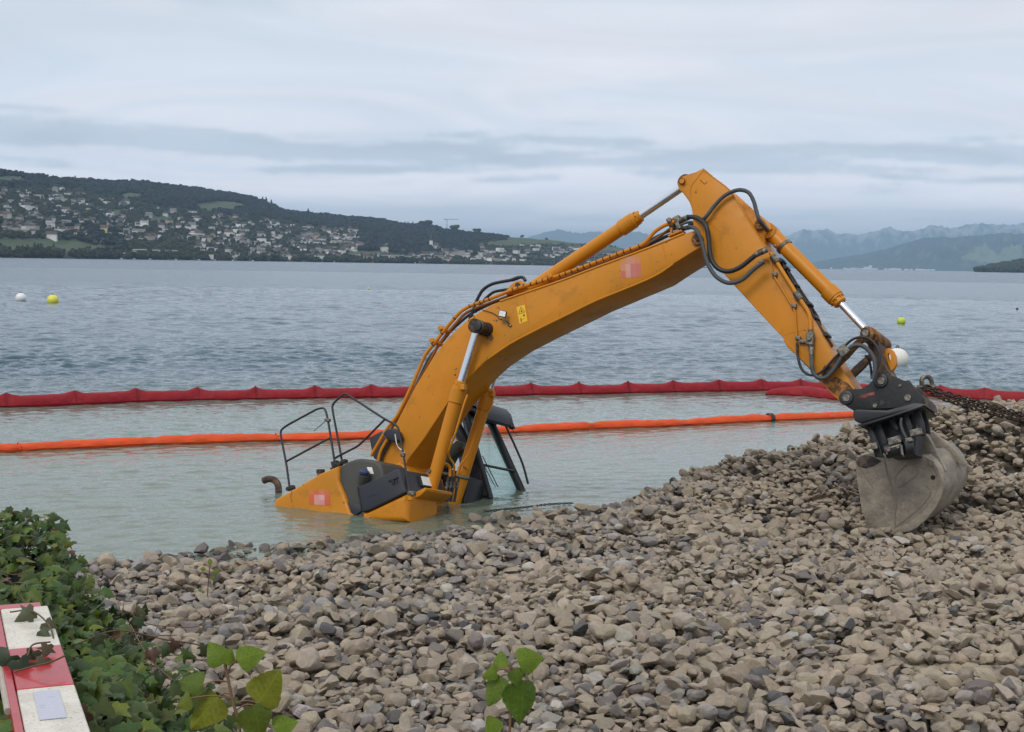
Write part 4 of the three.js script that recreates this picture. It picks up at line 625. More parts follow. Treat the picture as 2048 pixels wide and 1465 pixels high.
{
  const c = new THREE.CatmullRomCurve3(RED_LINE, false, 'centripetal'), L = c.getLength(), g = thing('red_oil_boom', 'long dark red floating boom with raised joints across the water behind the excavator', 'floating boom', V(0, 0, 0));
  const J = [-160, 10, 148, 272, 396, 512, 628, 741, 850, 965, 1062, 1157, 1256, 1346, 1437, 1522, 1602, 1690, 1790, 1880, 1968, 2080, 2200].map((x) => along(c, x));
  for (let i = 0; i < J.length - 1; i++) {
    const a = J[i], b = J[i + 1], sag = 0.02 * Math.sin(i * 7.3);
    mesh('float_section', loft(c, a, b, 44, 18, (s, t) => { const d = Math.min(s - a, b - s), k = Math.exp(-((d / 0.17) ** 2)), m = Math.exp(-((d / 0.42) ** 2)), w = 0.012 * noise2(s * 3, Math.cos(t) * 1.6), up = Math.sin(t) > 0 ? Math.sin(t) : 0; return [0.235 - 0.05 * m - 0.10 * k * up + w, 0.215 + sag + (0.024 * m + 0.075 * k) * up ** 1.5 - 0.02 * m + w]; }, 0.055), redM, g);
    mesh('joint', loft(c, a - 0.022, a + 0.022, 2, 16, (s, t) => { const up = Math.max(0, Math.sin(t)); return [0.20 - 0.10 * up, 0.222 + 0.088 * up ** 1.5]; }, 0.055), redDark, g);
  }
  const x = new THREE.CatmullRomCurve3([[1530, 793], [1560, 792], [1610, 794], [1665, 800], [1720, 806]].map(([u, v]) => onLevel(u, v - 2, 0)), false, 'centripetal'), xl = x.getLength();
  mesh('slack_section', loft(x, 0, xl, 50, 18, (s, t) => { const e = Math.pow(Math.sin(Math.PI * clamp(s / xl, 0, 1)), 0.5), w = 0.02 * noise2(s * 2.4, Math.cos(t) * 2); return [0.26 * e + w, (0.24 + w) * e]; }, 0.04), redM, g).userData.label = 'slack red section lying in front of the joint';
  const white = mesh('white_label', new THREE.BoxGeometry(0.22, 0.10, 0.012), M.white, g), wp = onLevel(2010, 797, 0); white.position.set(wp.x, 0.17, wp.z + 0.21); white.rotation.x = -0.5;
}
{
  const c = new THREE.CatmullRomCurve3(ORANGE_LINE, false, 'centripetal'), g = thing('orange_oil_boom', 'thin bright orange floating boom close behind the excavator', 'floating boom', V(0, 0, 0));
  const J = [-240, 38, 300, 553, 700, 860, 1035, 1185, 1370, 1540, 1724].map((x) => along(c, x));
  for (let i = 0; i < J.length - 1; i++) {
    const a = J[i], b = J[i + 1];
    mesh('float_section', loft(c, a, b, 60, 16, (s, t) => { const d = Math.min(s - a, b - s), m = Math.exp(-((d / 0.22) ** 2)), w = 0.014 * noise2(s * 2.2 + 5, Math.cos(t) * 1.4) * (1 + m); return [0.145 - 0.03 * m + w, 0.122 - 0.035 * m + 0.01 * Math.sin(s * 1.3) + w]; }, 0.045), orangeM, g);
  }
  for (const px of [1540, 1724]) { const s = along(c, px); mesh('clamp', loft(c, s - 0.06, s + 0.06, 2, 14, () => [0.15, 0.142], 0.05), clampM, g); }
  for (const px of [38, 553]) { const s = along(c, px); mesh('seam', loft(c, s - 0.02, s + 0.02, 2, 14, () => [0.135, 0.118], 0.05), orangeM, g); }
}
function buoy(px, py, d, r, color, label) {
  const p = at(px, py, d), g = thing('buoy', label, 'buoy', V(p.x, 0, p.z)); const lift = r * 0.55;
  const wear = S({ name: 'buoy_plastic', color: C3(...color), map: grimeTex, roughness: 0.45 });
  mesh('float', new THREE.SphereGeometry(r, 28, 20).translate(0, lift, 0), wear, g); mesh('eye', new THREE.TorusGeometry(r * 0.12, r * 0.045, 8, 14).translate(0, lift + r * 1.08, 0), M.black, g);
  return g;
}
const soft = (d) => 3.8 * FL / d;
{
  const b = buoy(1795, 712, 55.5, 0.455, [0.80, 0.77, 0.69], 'large white ball buoy just behind the bucket linkage');
  mesh('rope_collar', new THREE.CylinderGeometry(0.15, 0.13, 0.14, 12).rotateX(0.9).translate(-0.28, 0.02, 0.3), M.black, b);
  buoy(41, 600, 118, 0.44, [0.85, 0.85, 0.82], 'white ball buoy at the left edge, left of the yellow buoy'); buoy(105, 604, 113, 0.46, [0.80, 0.74, 0.08], 'yellow ball buoy at the left beside the white buoy'); buoy(1803, 642, 99, 0.30, [0.56, 0.66, 0.05], 'small lime yellow buoy above the large white buoy'); buoy(738, 577, 190, 0.16, [0.62, 0.62, 0.34], 'tiny pale yellow buoy far out left of the excavator boom'); buoy(2036, 594, 140, 0.13, [0.02, 0.02, 0.02], 'tiny black float at the right edge');
}

// ---------------------------------------------------------------- the excavator, half sunk and leaning away
const exc = thing('excavator', 'orange excavator sunk to its cab in the lake with its bucket on the stones', 'excavator'); exc.applyMatrix4(EXC.m);
const e = (xy, z = 0) => EXC.at(xy[0], xy[1], z), es = (f, list, z) => list.map(([u, v, w]) => e(f(u, v), w ?? z)), id = (x, y) => [x, y];
const part = (n, g, m = M.paint, p = exc) => mesh(n, g, m, p);
const strip = (pts, r, z, closed) => tube(pts.map((p) => V(p.x, p.y, z)), r, 5, pts.length * 4);

// boom
const BOOM = [[745, 985], [761, 941], [764.5, 913], [780.5, 870], [802, 827.6], [830, 774], [869, 710], [894, 678.5], [935, 639.4], [977.5, 612.8], [1000, 602.8], [1047, 587], [1125, 560.6], [1187, 537], [1250, 513.8], [1312.5, 490], [1368.8, 467], [1387.5, 462], [1400, 468], [1405, 482], [1400, 495], [1381, 506.6], [1347, 528], [1312.5, 551], [1187.5, 604], [1140, 627.5], [1070.6, 661.7], [1021, 687.7], [975, 719], [955.7, 737], [936.7, 756.6], [901.4, 797.4], [876.3, 834.7], [848, 877.3], [816, 920], [806, 940], [798, 990]];
const bz = 0.36, boomPts = es(id, BOOM, bz), boom = part('boom', slab(boomPts, -bz, bz, 0.014));
part('weld_seam', strip([e([1048.7, 589], bz), e([1055, 625], bz), e([1061, 661.7], bz)], 0.006, bz), M.paint, boom); part('weld_seam', strip([e([1325, 489], bz), e([1330, 508], bz), e([1334, 528], bz)], 0.006, bz), M.paint, boom);
part('flange', mergeAll([[BOOM.slice(10, 17), 0.018], [BOOM.slice(22, 29), 0.016]].map(([l, r]) => strip(es(id, l, bz), r, bz - 0.002))), M.paint, boom);
part('boom_foot_boss', rod(e([778, 962], bz), e([778, 962], bz).add(V(0, 0, 0.10)), 0.16, 0.16, 28), M.paint, boom);
part('pin_boss', rod(e([1396, 480], bz).setZ(-0.40), e([1396, 480], bz).setZ(0.40), 0.085, 0.085, 24), M.paintDirty, boom); part('pin', rod(e(kE(560, 1130), 0.42).setZ(0.40), e(kE(560, 1130), 0.42).setZ(0.435), 0.05), M.rust, boom);
part('cylinder_lug', slab(es(id, [[1008, 588], [1020, 571], [1030, 563], [1040, 561], [1050, 566], [1056, 578], [1066, 580]], 0.16), -0.16, 0.16, 0.01), M.paint, boom);
part('pin', rod(e([1036, 571], 0.16).setZ(0.15), e([1036, 571], 0.16).setZ(0.185), 0.04), M.rust, boom);

part('grease_stain', slab(es(kD, [[770, 905], [850, 890], [905, 930], [935, 1000], [900, 1050], [830, 1010], [780, 960]], bz), bz - 0.002, bz + 0.002, 0.0008), M.paintDirty, boom);
for (const [f, u, v, r] of [[k1, 1155, 563, 0.010], [k1, 1156, 592, 0.017], [kD, 932, 740, 0.010], [kD, 845, 1298, 0.022], [kD, 385, 1447, 0.012], [k2, 1222, 600, 0.016], [kD, 1100, 960, 0.008], [k2, 520, 860, 0.008]]) part('rust_spot', rod(e(f(u, v), bz).setZ(bz), e(f(u, v), bz).setZ(bz + 0.0015), r, r * 0.7, 7), M.rust, boom);
// arm
const ARM = [[1406.8, 338], [1458, 377], [1465, 388], [1530.6, 495], [1560, 541], [1625.6, 640], [1668, 714], [1710, 777], [1706, 800], [1694, 808], [1680, 803], [1664, 789], [1640.7, 763], [1621.5, 738.4], [1574, 694], [1567, 681], [1569, 679.4], [1520, 627], [1469, 571.6], [1450, 550], [1424, 524], [1411, 502], [1400, 480], [1386, 448], [1384.3, 424], [1381, 405], [1380.5, 378], [1384, 369]];
const az = 0.34, arm = part('arm', slab(es(id, ARM, az), -az, az, 0.014));
part('arm_ear', slab(es(kE, [[635, 120], [520, 175], [420, 205], [330, 240], [285, 275], [262, 320], [256, 370], [285, 440], [340, 490], [420, 600], [455, 680], [470, 760], [482, 900], [640, 900], [640, 300]], 0.2), -0.2, 0.2, 0.014), M.paint, arm);
part('pin', rod(e(kE(325, 312), 0.2).setZ(-0.23), e(kE(325, 312), 0.2).setZ(0.235), 0.05), M.paintDirty, arm); part('pin_cap', rod(e(kE(325, 312), 0.24).setZ(0.235), e(kE(325, 312), 0.24).setZ(0.25), 0.036), M.paint, arm);
part('cylinder_bracket', slab(es(kE, [[1000, 420], [1080, 490], [1130, 520], [1370, 735], [1440, 790], [1560, 880], [1620, 950], [1640, 1010], [1560, 1060], [1530, 1130], [1540, 1270], [1400, 1100]], 0.15), -0.15, 0.15, 0.012), M.paint, arm);
part('weld_seam', mergeAll([strip(es(kE, [[640, 150], [830, 290], [1000, 420], [1060, 500], [1300, 890], [1540, 1280]], az), 0.008, az - 0.001), strip(es(kE, [[635, 150], [540, 270], [465, 370], [446, 430], [452, 560], [468, 690]], az), 0.007, az - 0.001), strip(es(kE, [[700, 925], [790, 965], [865, 1050], [895, 1160], [905, 1300], [912, 1463]], az), 0.005, az - 0.001), strip(es(kF, [[490, 1400], [640, 1350], [870, 1312]], az), 0.005, az - 0.001)]), M.paint, arm);
part('weld_mark', mergeAll([strip(es(kE, [[585, 292], [620, 325], [655, 355]], az), 0.005, az - 0.001), strip(es(kE, [[655, 355], [675, 338], [695, 318]], az), 0.005, az - 0.001)]), M.rust, arm);
part('wear_patch', slab(es(kG, [[600, 890], [820, 830], [1000, 930], [1080, 1020], [900, 1150], [780, 1080], [690, 980]], az), az - 0.004, az + 0.003, 0.001), M.paintDirty, arm);
part('rust_spot', mergeAll([[860, 905, 16], [895, 940, 14], [710, 940, 13], [750, 965, 10], [940, 945, 8], [985, 1000, 12], [870, 880, 10], [830, 985, 8], [900, 880, 9], [1020, 970, 14], [795, 1050, 12], [855, 1010, 7]].map(([u, v, r]) => rod(e(kG(u, v), az + 0.004).setZ(az), e(kG(u, v), az + 0.004).setZ(az + 0.0055), r * 0.00105, r * 0.0007, 7))), M.rust, arm);
part('edge_plate', strip(es(kG, [[60, 300], [250, 520], [450, 720], [590, 900]], az), 0.012, az - 0.02), M.paintDirty, arm);

// cylinders
function ram(name, base, gland, end, r, rodR, opts = {}) { // barrel from base to gland, polished rod from there to its eye
  const L = base.distanceTo(gland), b = part(name, turned(base, gland, [[0, 0.001], [0, r], [0.86, r], [0.865, r * 1.18], [0.975, r * 1.18], [0.98, r * 1.06], [1, r * 1.06], [1, 0.001]], 28));
  const d = end.clone().sub(gland).normalize();
  part('gland', mergeAll([turned(gland, gland.clone().addScaledVector(d, r * 0.75), [[0, r * 0.9], [0.8, r * 0.9], [1, r * 0.72], [1, 0.001]], 24), ...Array.from({ length: 8 }, (_, k) => { const o = new THREE.Vector3(0, 0, 1).applyAxisAngle(d, k * Math.PI / 4).addScaledVector(d, 0); o.addScaledVector(d, -o.dot(d)).normalize().multiplyScalar(r * 1.0); return rod(gland.clone().add(o), gland.clone().add(o).addScaledVector(d, r * 0.18), r * 0.1, r * 0.1, 6); })]), opts.gland ?? M.paint, b);
  part('piston_rod', rod(gland.clone().addScaledVector(d, r * 0.6), end, rodR, rodR, 24), M.chrome, b);
  if (opts.eye) part('rod_eye', rod(end.clone().add(V(0, 0, -opts.eye)), end.clone().add(V(0, 0, opts.eye)), rodR * 1.9, rodR * 1.9, 24), opts.eyeMat ?? M.paintDirty, b);
  part('base_eye', rod(base.clone().add(V(0, 0, -0.12)), base.clone().add(V(0, 0, 0.12)), r * 1.05, r * 1.05, 24), M.paint, b);
  return b;
}
ram('arm_cylinder', e([1046, 589]), e([1274, 436.5]), e([1375, 367.5]), 0.103, 0.062, { eye: 0.1 });
for (const [s, gx, gy, bx, by, ex, ey] of [[0.5, 919, 772, 850, 1022, 955, 654], [-0.5, 976.5, 786, 901, 1034, 1012, 672]]) {
  const z = s, c = ram('boom_cylinder', e([bx, by], z), e([gx, gy], z), e([ex, ey], z), 0.098, 0.058, { eye: 0.10, eyeMat: M.rust });
  part('port_block', box(0, 0, 0, 0.08, 0.09, 0.09, 0.01).applyMatrix4(new THREE.Matrix4().setPosition(e([gx, gy], z).add(V(0.10, -0.03, 0.05)))), M.paint, c);
}
{ // the near pin with its black cap
  const p = e(kD(690, 820), 0.66); part('pin_sleeve', rod(p.clone().setZ(0.34), p.clone().setZ(0.44), 0.115, 0.10, 26), M.black, boom); part('pin_sleeve', rod(p.clone().setZ(0.44), p.clone().setZ(0.58), 0.082, 0.082, 26), M.rust, boom); part('pin_cap', turned(p.clone().setZ(0.58), p.clone().setZ(0.68), [[0, 0.09], [0.45, 0.092], [0.5, 0.075], [0.95, 0.07], [1, 0.05], [1, 0.001]], 26), M.black, boom);
}
ram('bucket_cylinder', e([1541, 465]), e([1675, 600]), e([1742, 671]), 0.106, 0.05, { eye: 0.09, eyeMat: M.rust });
part('hose_clip', turned(e([1567, 491.5]), e([1571, 496]), [[0, 0.11], [0, 0.122], [1, 0.122], [1, 0.11]], 26), M.zinc); part('clip_bolt', box(0, 0, 0, 0.05, 0.04, 0.05, 0.008).applyMatrix4(new THREE.Matrix4().setPosition(e([1551, 492], 0.07))), M.zinc);
part('base_pin', rod(e(kE(1460, 945), 0.2).setZ(-0.2), e(kE(1460, 945), 0.2).setZ(0.21), 0.075, 0.075, 24), M.paintDirty);

// pipes and hoses on the boom's back
const pipes = part('boom_pipe', bentPipe([...es(id, [[742, 912], [777, 853], [794.7, 833], [826.6, 766], [849.7, 710], [868, 688], [890, 659], [920, 624], [937, 613.5], [977.6, 599], [1024, 580.5], [1073, 565.5], [1113, 553.5], [1162.5, 535.6], [1250, 502.8], [1281, 492], [1294, 482.5], [1308, 464], [1328, 451], [1350, 443.4]], 0.2)], 0.029, 9, 0.12));
part('boom_pipe', bentPipe(es(id, [[752, 912], [786, 853], [836, 766], [877, 690], [899, 662], [927, 629], [945, 619], [1030, 588], [1120, 557], [1250, 509], [1300, 487], [1345, 455]], 0.02), 0.024, 8, 0.12)).material = M.paintDirty;
part('boom_pipe', bentPipe(es(id, [[775, 895], [806, 826], [858, 716], [904, 659], [940, 628], [985, 606], [1120, 561], [1250, 513], [1340, 470]], -0.1), 0.024, 8, 0.12)).material = M.hoseBlack;
part('pipe_tape', mergeAll([[866, 690], [884, 667], [909, 637], [940, 612.5], [950, 608.7], [961, 604.8], [969, 602], [979, 598.5], [1026, 579.5], [1037, 575.8], [1048, 572], [1062, 568.5], [1074, 565], [1086, 561.2], [1097, 558], [1120, 551], [1132, 547], [1144, 542.6], [1156, 538], [1168, 533.5], [1181, 528.5], [1194, 523.5], [1207, 518.7], [1221, 513.5], [1235, 508.3], [1248, 503.5], [1262, 498.5], [1279, 492.4]].map(([x, y], i, a) => { const p = e([x, y], 0.2), q = e(a[Math.min(i + 1, a.length - 1)], 0.2), o = e(a[Math.max(i - 1, 0)], 0.2), d = q.sub(o).normalize(); return rod(p.clone().addScaledVector(d, -0.008), p.clone().addScaledVector(d, 0.008), 0.0325, 0.0325, 12); })), M.hoseBlack, pipes);
for (const [x, y, m] of [[889, 660, M.paint], [872, 685, M.paint], [1108, 556, M.paint], [1345, 446, M.zinc]]) part('pipe_clamp', box(0, 0, 0, 0.07, 0.085, 0.32, 0.02).applyMatrix4(new THREE.Matrix4().makeRotationZ(0.6).setPosition(e([x, y], 0.1))), m, boom);
part('hose', tube(es(id, [[940, 640], [950, 610], [957, 594], [966, 580], [983, 569], [1024, 560], [1037, 555.5], [1046, 555.5], [1051, 562]], 0.02), 0.026, 9), M.hoseBlack); part('hose', tube(es(id, [[950, 625], [968, 601], [985, 586], [1003, 581], [1025, 579]], -0.08), 0.024, 8), M.hoseBlack); part('hose_ferrule', rod(e([1024, 560]), e([1037, 555.6]), 0.031), M.hoseGrey);
// hoses that jump from the boom to the arm
const k2z = (l, z) => l.map(([u, v, w]) => e(k2(u, v), w ?? z));
part('hose', tube(k2z([[1160, 385, 0.2], [1210, 366, 0.26], [1270, 375, 0.4], [1318, 420], [1336, 500], [1342, 580], [1362, 655], [1405, 700], [1460, 714], [1530, 692], [1610, 632], [1665, 588], [1710, 573]], 0.5), 0.034, 10), M.hoseBlack);
part('hose', tube(k2z([[1170, 440, 0.1], [1215, 430, 0.3], [1262, 455], [1292, 525], [1308, 590], [1335, 675], [1390, 752], [1465, 788], [1545, 770], [1620, 705], [1690, 650]], 0.56), 0.03, 10), M.hoseGrey);
part('hose', tube(k2z([[1215, 412, -0.1], [1255, 403, 0.1], [1312, 372], [1370, 298], [1425, 240], [1480, 206], [1540, 192], [1590, 208], [1622, 258], [1640, 320], [1660, 385], [1690, 425, 0.3], [1715, 452, 0.2]], 0.42), 0.029, 10), M.hoseGrey);
part('hose', tube(k2z([[1160, 415], [1200, 400], [1240, 400], [1268, 425], [1285, 480]], 0.3), 0.02, 8), M.hoseGrey); part('hose', tube(k2z([[930, 540], [990, 500], [1050, 470], [1120, 440], [1165, 425]], -0.1), 0.024, 8), M.hoseBlack); part('hose', tube(k2z([[960, 535], [1040, 500], [1100, 475], [1150, 460]], 0.05), 0.024, 8), M.hoseBlack);
for (const [a, b, r] of [[e(k2(1158, 386), 0.2), e(k2(1208, 367), 0.26), 0.041], [e(k2(1636, 608), 0.5), e(k2(1712, 574), 0.5), 0.040], [e(k2(1648, 675), 0.55), e(k2(1692, 648), 0.55), 0.036], [e(k2(1672, 405), 0.36), e(k2(1712, 450), 0.2), 0.034], [e(k2(1172, 440), 0.1), e(k2(1212, 431), 0.28), 0.036]]) part('hose_ferrule', rod(a, b, r), M.zinc);
part('pipe_fitting', mergeAll([[1142, 388, 0.10, 0.11], [1150, 428, 0.07, 0.12], [1140, 470, 0.10, 0.06], [1105, 420, 0.08, 0.07], [1170, 470, 0.06, 0.07]].map(([u, v, w, h]) => box(0, 0, 0, w, h, 0.16, 0.015).applyMatrix4(new THREE.Matrix4().makeRotationZ(0.4).setPosition(e(k2(u, v), 0.12))))), M.zinc); part('fitting_bracket', mergeAll([box(0, 0, 0, 0.22, 0.03, 0.4, 0.01).applyMatrix4(new THREE.Matrix4().makeRotationZ(0.35).setPosition(e(k2(1150, 490), 0.1))), box(0, 0, 0, 0.035, 0.26, 0.05, 0.01).applyMatrix4(new THREE.Matrix4().setPosition(e(k2(1100, 430), 0.15)))]), M.paint);
// pipes along the arm
part('arm_pipe', bentPipe(es(kF, [[205, 292], [270, 285], [310, 330], [328, 430], [345, 520], [620, 970], [665, 1050], [685, 1420]], az + 0.03), 0.0125, 8, 0.06)); part('arm_pipe', bentPipe(es(kF, [[300, 190], [350, 260], [700, 822], [880, 1085], [890, 1310]], az + 0.05), 0.029, 10, 0.09)); part('arm_pipe', bentPipe(es(kF, [[430, 300], [560, 480], [850, 930], [990, 1150], [1020, 1260]], -0.1), 0.034, 9, 0.09), M.rust);
part('pipe_clamp', mergeAll([[330, 235, 400, 330], [668, 775, 735, 875]].map(([a, b, c, d]) => turned(e(kF(a, b), az + 0.05), e(kF(c, d), az + 0.05), [[0, 0.03], [0, 0.046], [1, 0.046], [1, 0.03]], 16))), M.zinc, arm); part('pipe_clip', mergeAll([[362, 505], [645, 968]].map(([u, v]) => box(0, 0, 0, 0.075, 0.055, 0.05, 0.01).applyMatrix4(new THREE.Matrix4().setPosition(e(kF(u, v), az + 0.03))))), M.zinc, arm);
part('cable_bundle', mergeAll([0, 1, 2, 3].map((k) => tube(es(kF, [[430, 270 + 8 * k], [540, 440 + 6 * k], [660, 660], [800, 880 + 5 * k], [930, 1100], [1040, 1300 - 6 * k], [1160, 1463], [1215, 1560]], 0.14 - 0.05 * k), 0.015, 6))), M.hoseBlack, arm); part('cable_tie', mergeAll([[480, 320], [540, 420], [680, 665], [880, 945], [970, 1145], [1140, 1400]].map(([u, v]) => box(0, 0, 0, 0.06, 0.05, 0.2, 0.01).applyMatrix4(new THREE.Matrix4().makeRotationZ(-1).setPosition(e(kF(u, v), 0.1))))), M.hoseBlack, arm);
// valve and the two hoses that hang from it
part('valve', mergeAll([box(0, 0, 0, 0.10, 0.17, 0.10, 0.015).applyMatrix4(new THREE.Matrix4().setPosition(e(kG(447, 285), az + 0.07))), rod(e(kG(450, 140), az + 0.06), e(kG(448, 200), az + 0.06), 0.035), rod(e(kG(440, 275), az + 0.10), e(kG(440, 275), az + 0.10).add(V(0, 0, 0.05)), 0.035, 0.03), rod(e(kG(455, 360), az + 0.06), e(kG(460, 385), az + 0.06), 0.045)]), M.zinc, arm); part('valve_bracket', mergeAll([[268, 268, 0.075, 0.055], [325, 318, 0.09, 0.05], [375, 320, 0.07, 0.05]].map(([u, v, w, h]) => box(0, 0, 0, w, h, 0.05, 0.012).applyMatrix4(new THREE.Matrix4().setPosition(e(kG(u, v), az + 0.03))))), M.zinc, arm);
part('hose', tube(es(kG, [[250, 340, az + 0.04], [255, 440, az + 0.05], [268, 560], [310, 700], [385, 785], [490, 812], [590, 775], [680, 695], [790, 570], [880, 480], [960, 375], [1060, 290], [1160, 255], [1260, 262], [1360, 320], [1430, 420], [1462, 540], [1440, 660], [1400, 760], [1375, 860]], 0.50), 0.0185, 8), M.hoseBlack);
part('hose', tube(es(kG, [[462, 385, az + 0.06], [463, 520, az + 0.08], [468, 650], [490, 770], [560, 845], [660, 848], [760, 765], [850, 630], [930, 510], [1010, 420], [1100, 375], [1190, 378], [1270, 420], [1340, 500], [1385, 600], [1395, 720], [1360, 870]], 0.52), 0.029, 10), M.hoseGrey); part('hose_sleeve', rod(e(kG(461, 380), az + 0.065), e(kG(464, 520), az + 0.08), 0.033), M.zinc);
part('hose_clamp', box(0, 0, 0, 0.14, 0.14, 0.10, 0.015).applyMatrix4(new THREE.Matrix4().makeRotationZ(0.75).setPosition(e(kG(935, 455), 0.52))), M.zinc); part('hose', tube(es(kG, [[1250, 520], [1300, 590], [1330, 700], [1345, 860]], 0.0), 0.016, 7), M.hoseBlack);

// lamp and stickers on the boom
{
  const p = e(kD(1062, 645), 0.47), lamp = part('work_lamp', box(0, 0, 0, 0.125, 0.105, 0.06, 0.02).applyMatrix4(new THREE.Matrix4().makeRotationFromEuler(new THREE.Euler(0.15, 0.35, -0.22)).setPosition(p)), M.black); part('lens', box(0, 0, 0.029, 0.10, 0.082, 0.012, 0.012).applyMatrix4(new THREE.Matrix4().makeRotationFromEuler(new THREE.Euler(0.15, 0.35, -0.22)).setPosition(p)), M.lens, lamp);
  part('lamp_bracket', mergeAll([bentPipe([e(kD(1020, 720), 0.43), e(kD(1130, 745), 0.43), e(kD(1165, 810), 0.37)], 0.013, 8, 0.03), rod(e(kD(1150, 800), 0.37), e(kD(1185, 825), 0.37), 0.02)]), M.zinc, lamp); part('cable', tube(es(kD, [[760, 585], [850, 610], [930, 640], [985, 680], [1010, 720]], 0.38), 0.006, 5), M.hoseBlack, lamp);
  part('cable', tube(es(kD, [[560, 720], [590, 670], [640, 670], [640, 710], [580, 735], [560, 740], [600, 800]], 0.42), 0.006, 5), M.hoseBlack);
}
function decal(name, corners, z, canvas, parent, mat = {}) { // a thin sticker: four corners on the plate
  const [a, b, c, d] = corners.map((p) => EXC.at(p[0], p[1], z)), g = new THREE.BufferGeometry(), n = 0.0025, pos = []; for (const q of [a, b, c, d]) pos.push(q.x, q.y, z + n); for (const q of [a, b, c, d]) pos.push(q.x, q.y, z);
  g.setAttribute('position', new THREE.Float32BufferAttribute(pos, 3)); g.setAttribute('uv', new THREE.Float32BufferAttribute([0, 1, 1, 1, 1, 0, 0, 0, 0, 1, 1, 1, 1, 0, 0, 0], 2)); g.setIndex([0, 3, 1, 1, 3, 2, 0, 4, 7, 0, 7, 3, 1, 2, 6, 1, 6, 5, 0, 1, 5, 0, 5, 4, 3, 7, 6, 3, 6, 2]); const h = g.toNonIndexed(); h.computeVertexNormals();
  const t = new THREE.CanvasTexture(canvas); t.colorSpace = THREE.SRGBColorSpace; return mesh(name, h, P({ name, map: t, roughness: 0.45, ...mat }), parent);
}
{
  const c = document.createElement('canvas'); c.width = 128; c.height = 256; const x = c.getContext('2d'); x.fillStyle = '#e8b200'; x.fillRect(0, 0, 128, 256); x.strokeStyle = '#20180c'; x.lineWidth = 7; x.lineJoin = 'round'; x.beginPath(); x.moveTo(64, 22); x.lineTo(112, 112); x.lineTo(16, 112); x.closePath(); x.stroke(); x.fillStyle = '#20180c'; x.beginPath(); x.moveTo(60, 58); x.lineTo(72, 74); x.lineTo(80, 96); x.lineTo(50, 98); x.lineTo(56, 80); x.fill();
  x.beginPath(); x.moveTo(84, 132); x.lineTo(104, 150); x.lineTo(100, 176); x.lineTo(80, 172); x.lineTo(78, 158); x.fill(); x.beginPath(); x.arc(36, 186, 9, 0, 7); x.fill(); x.fillRect(28, 194, 16, 30); x.fillRect(26, 220, 8, 22); x.fillRect(38, 220, 8, 22); for (const u of [56, 72, 88]) x.fillRect(u, 206, 9, 7);
  decal('warning_sticker', [kD(1265, 545), kD(1385, 510), kD(1425, 745), kD(1310, 790)], bz, c, boom);
}
const blocks = (cols, w, h) => { const c = document.createElement('canvas'); c.width = w * 32; c.height = h * 32; const x = c.getContext('2d'); cols.forEach((q, i) => { x.fillStyle = q; x.fillRect((i % w) * 32, Math.floor(i / w) * 32, 32, 32); }); return c; };
decal('faded_logo', [k2(770, 622), k2(898, 618), k2(905, 750), k2(774, 756)], bz, blocks(['#c27a44', '#c08060', '#c0805e', '#c07a48', '#c08056', '#c48c7c', '#ba6a60', '#b8645a', '#ba6248', '#c2867a', '#b86a62', '#b8664a'], 4, 3), boom).userData.label = 'faded pink logo sticker';

// housing on the near side: hood, tank, tool box, front fender
part('hood', slab(es(id, [[676, 932], [640, 947], [610, 964], [584, 980], [548, 1000], [540, 1060], [760, 1090], [745, 1060], [712, 1036], [700, 1025], [688, 990], [676, 962]], 1.22), -1.15, 1.22, 0.05, null, 4)).userData.label = 'sloping orange hood, its rear under water';
part('hood_seam', strip(es(k1, [[236, 1245], [230, 1275], [236, 1310]], 1.22), 0.004, 1.221), M.black);
part('hood_stub', mergeAll([rod(e([641, 962], 0.3), e([641, 945], 0.3), 0.055)]), M.paintDirty); part('stub_cap', rod(e([641, 947], 0.3), e([641, 940], 0.3), 0.07, 0.07), M.black);
const tank = part('fuel_tank', slab(es(kB, [[90, 428], [220, 335], [350, 285], [440, 272], [560, 285], [660, 305], [735, 355], [770, 440], [790, 600], [790, 1180], [250, 1180], [215, 1010], [150, 800], [100, 590]], 1.16), 0.42, 1.16, 0.05, null, 4), M.tank); tank.userData.label = 'dark grey rounded tank cover';
part('lower_panel', slab(es(kB, [[188, 908], [300, 925], [440, 950], [452, 1050], [330, 1130], [236, 1040]], 1.19), 1.10, 1.19, 0.01), M.box, tank);
part('filler_neck', turned(e(kB(470, 620), 1.20).setZ(1.17), e(kB(500, 490), 1.27), [[0, 0.10], [0.9, 0.088], [1, 0.08], [1, 0.001]], 22), M.tank, tank); part('filler_cap', turned(e(kB(497, 495), 1.27), e(kB(505, 440), 1.28), [[0, 0.078], [0.55, 0.078], [1, 0.05], [1, 0.001]], 20), M.blue, tank); part('label_plate', slab(es(kB, [[538, 402], [612, 404], [640, 504], [572, 498]], 1.165), 1.161, 1.168, 0.001), M.white, tank);
const tool = part('tool_box', slab(es(kB, [[398, 690], [700, 555], [960, 430], [1005, 432], [1030, 470], [1060, 600], [1090, 700], [1122, 768], [700, 972], [548, 1046], [452, 1052]], 1.32), 0.14, 1.32, 0.03, null, 3), M.box);
part('lid_handle', mergeAll([slab(es(kB, [[845, 590], [985, 540], [985, 562], [930, 585], [940, 650], [905, 650], [895, 605], [850, 610]], 1.34), 1.318, 1.345, 0.006), rod(e(kB(965, 600), 1.345), e(kB(965, 600), 1.36), 0.016)]), M.black, tool); part('lid_seam', strip(es(kB, [[540, 840], [600, 820], [690, 788]], 1.32), 0.006, 1.318), M.black, tool); part('box_edge', strip(es(kB, [[398, 690], [412, 800], [440, 930], [450, 1045]], 1.325), 0.012, 1.321), M.black, tool);
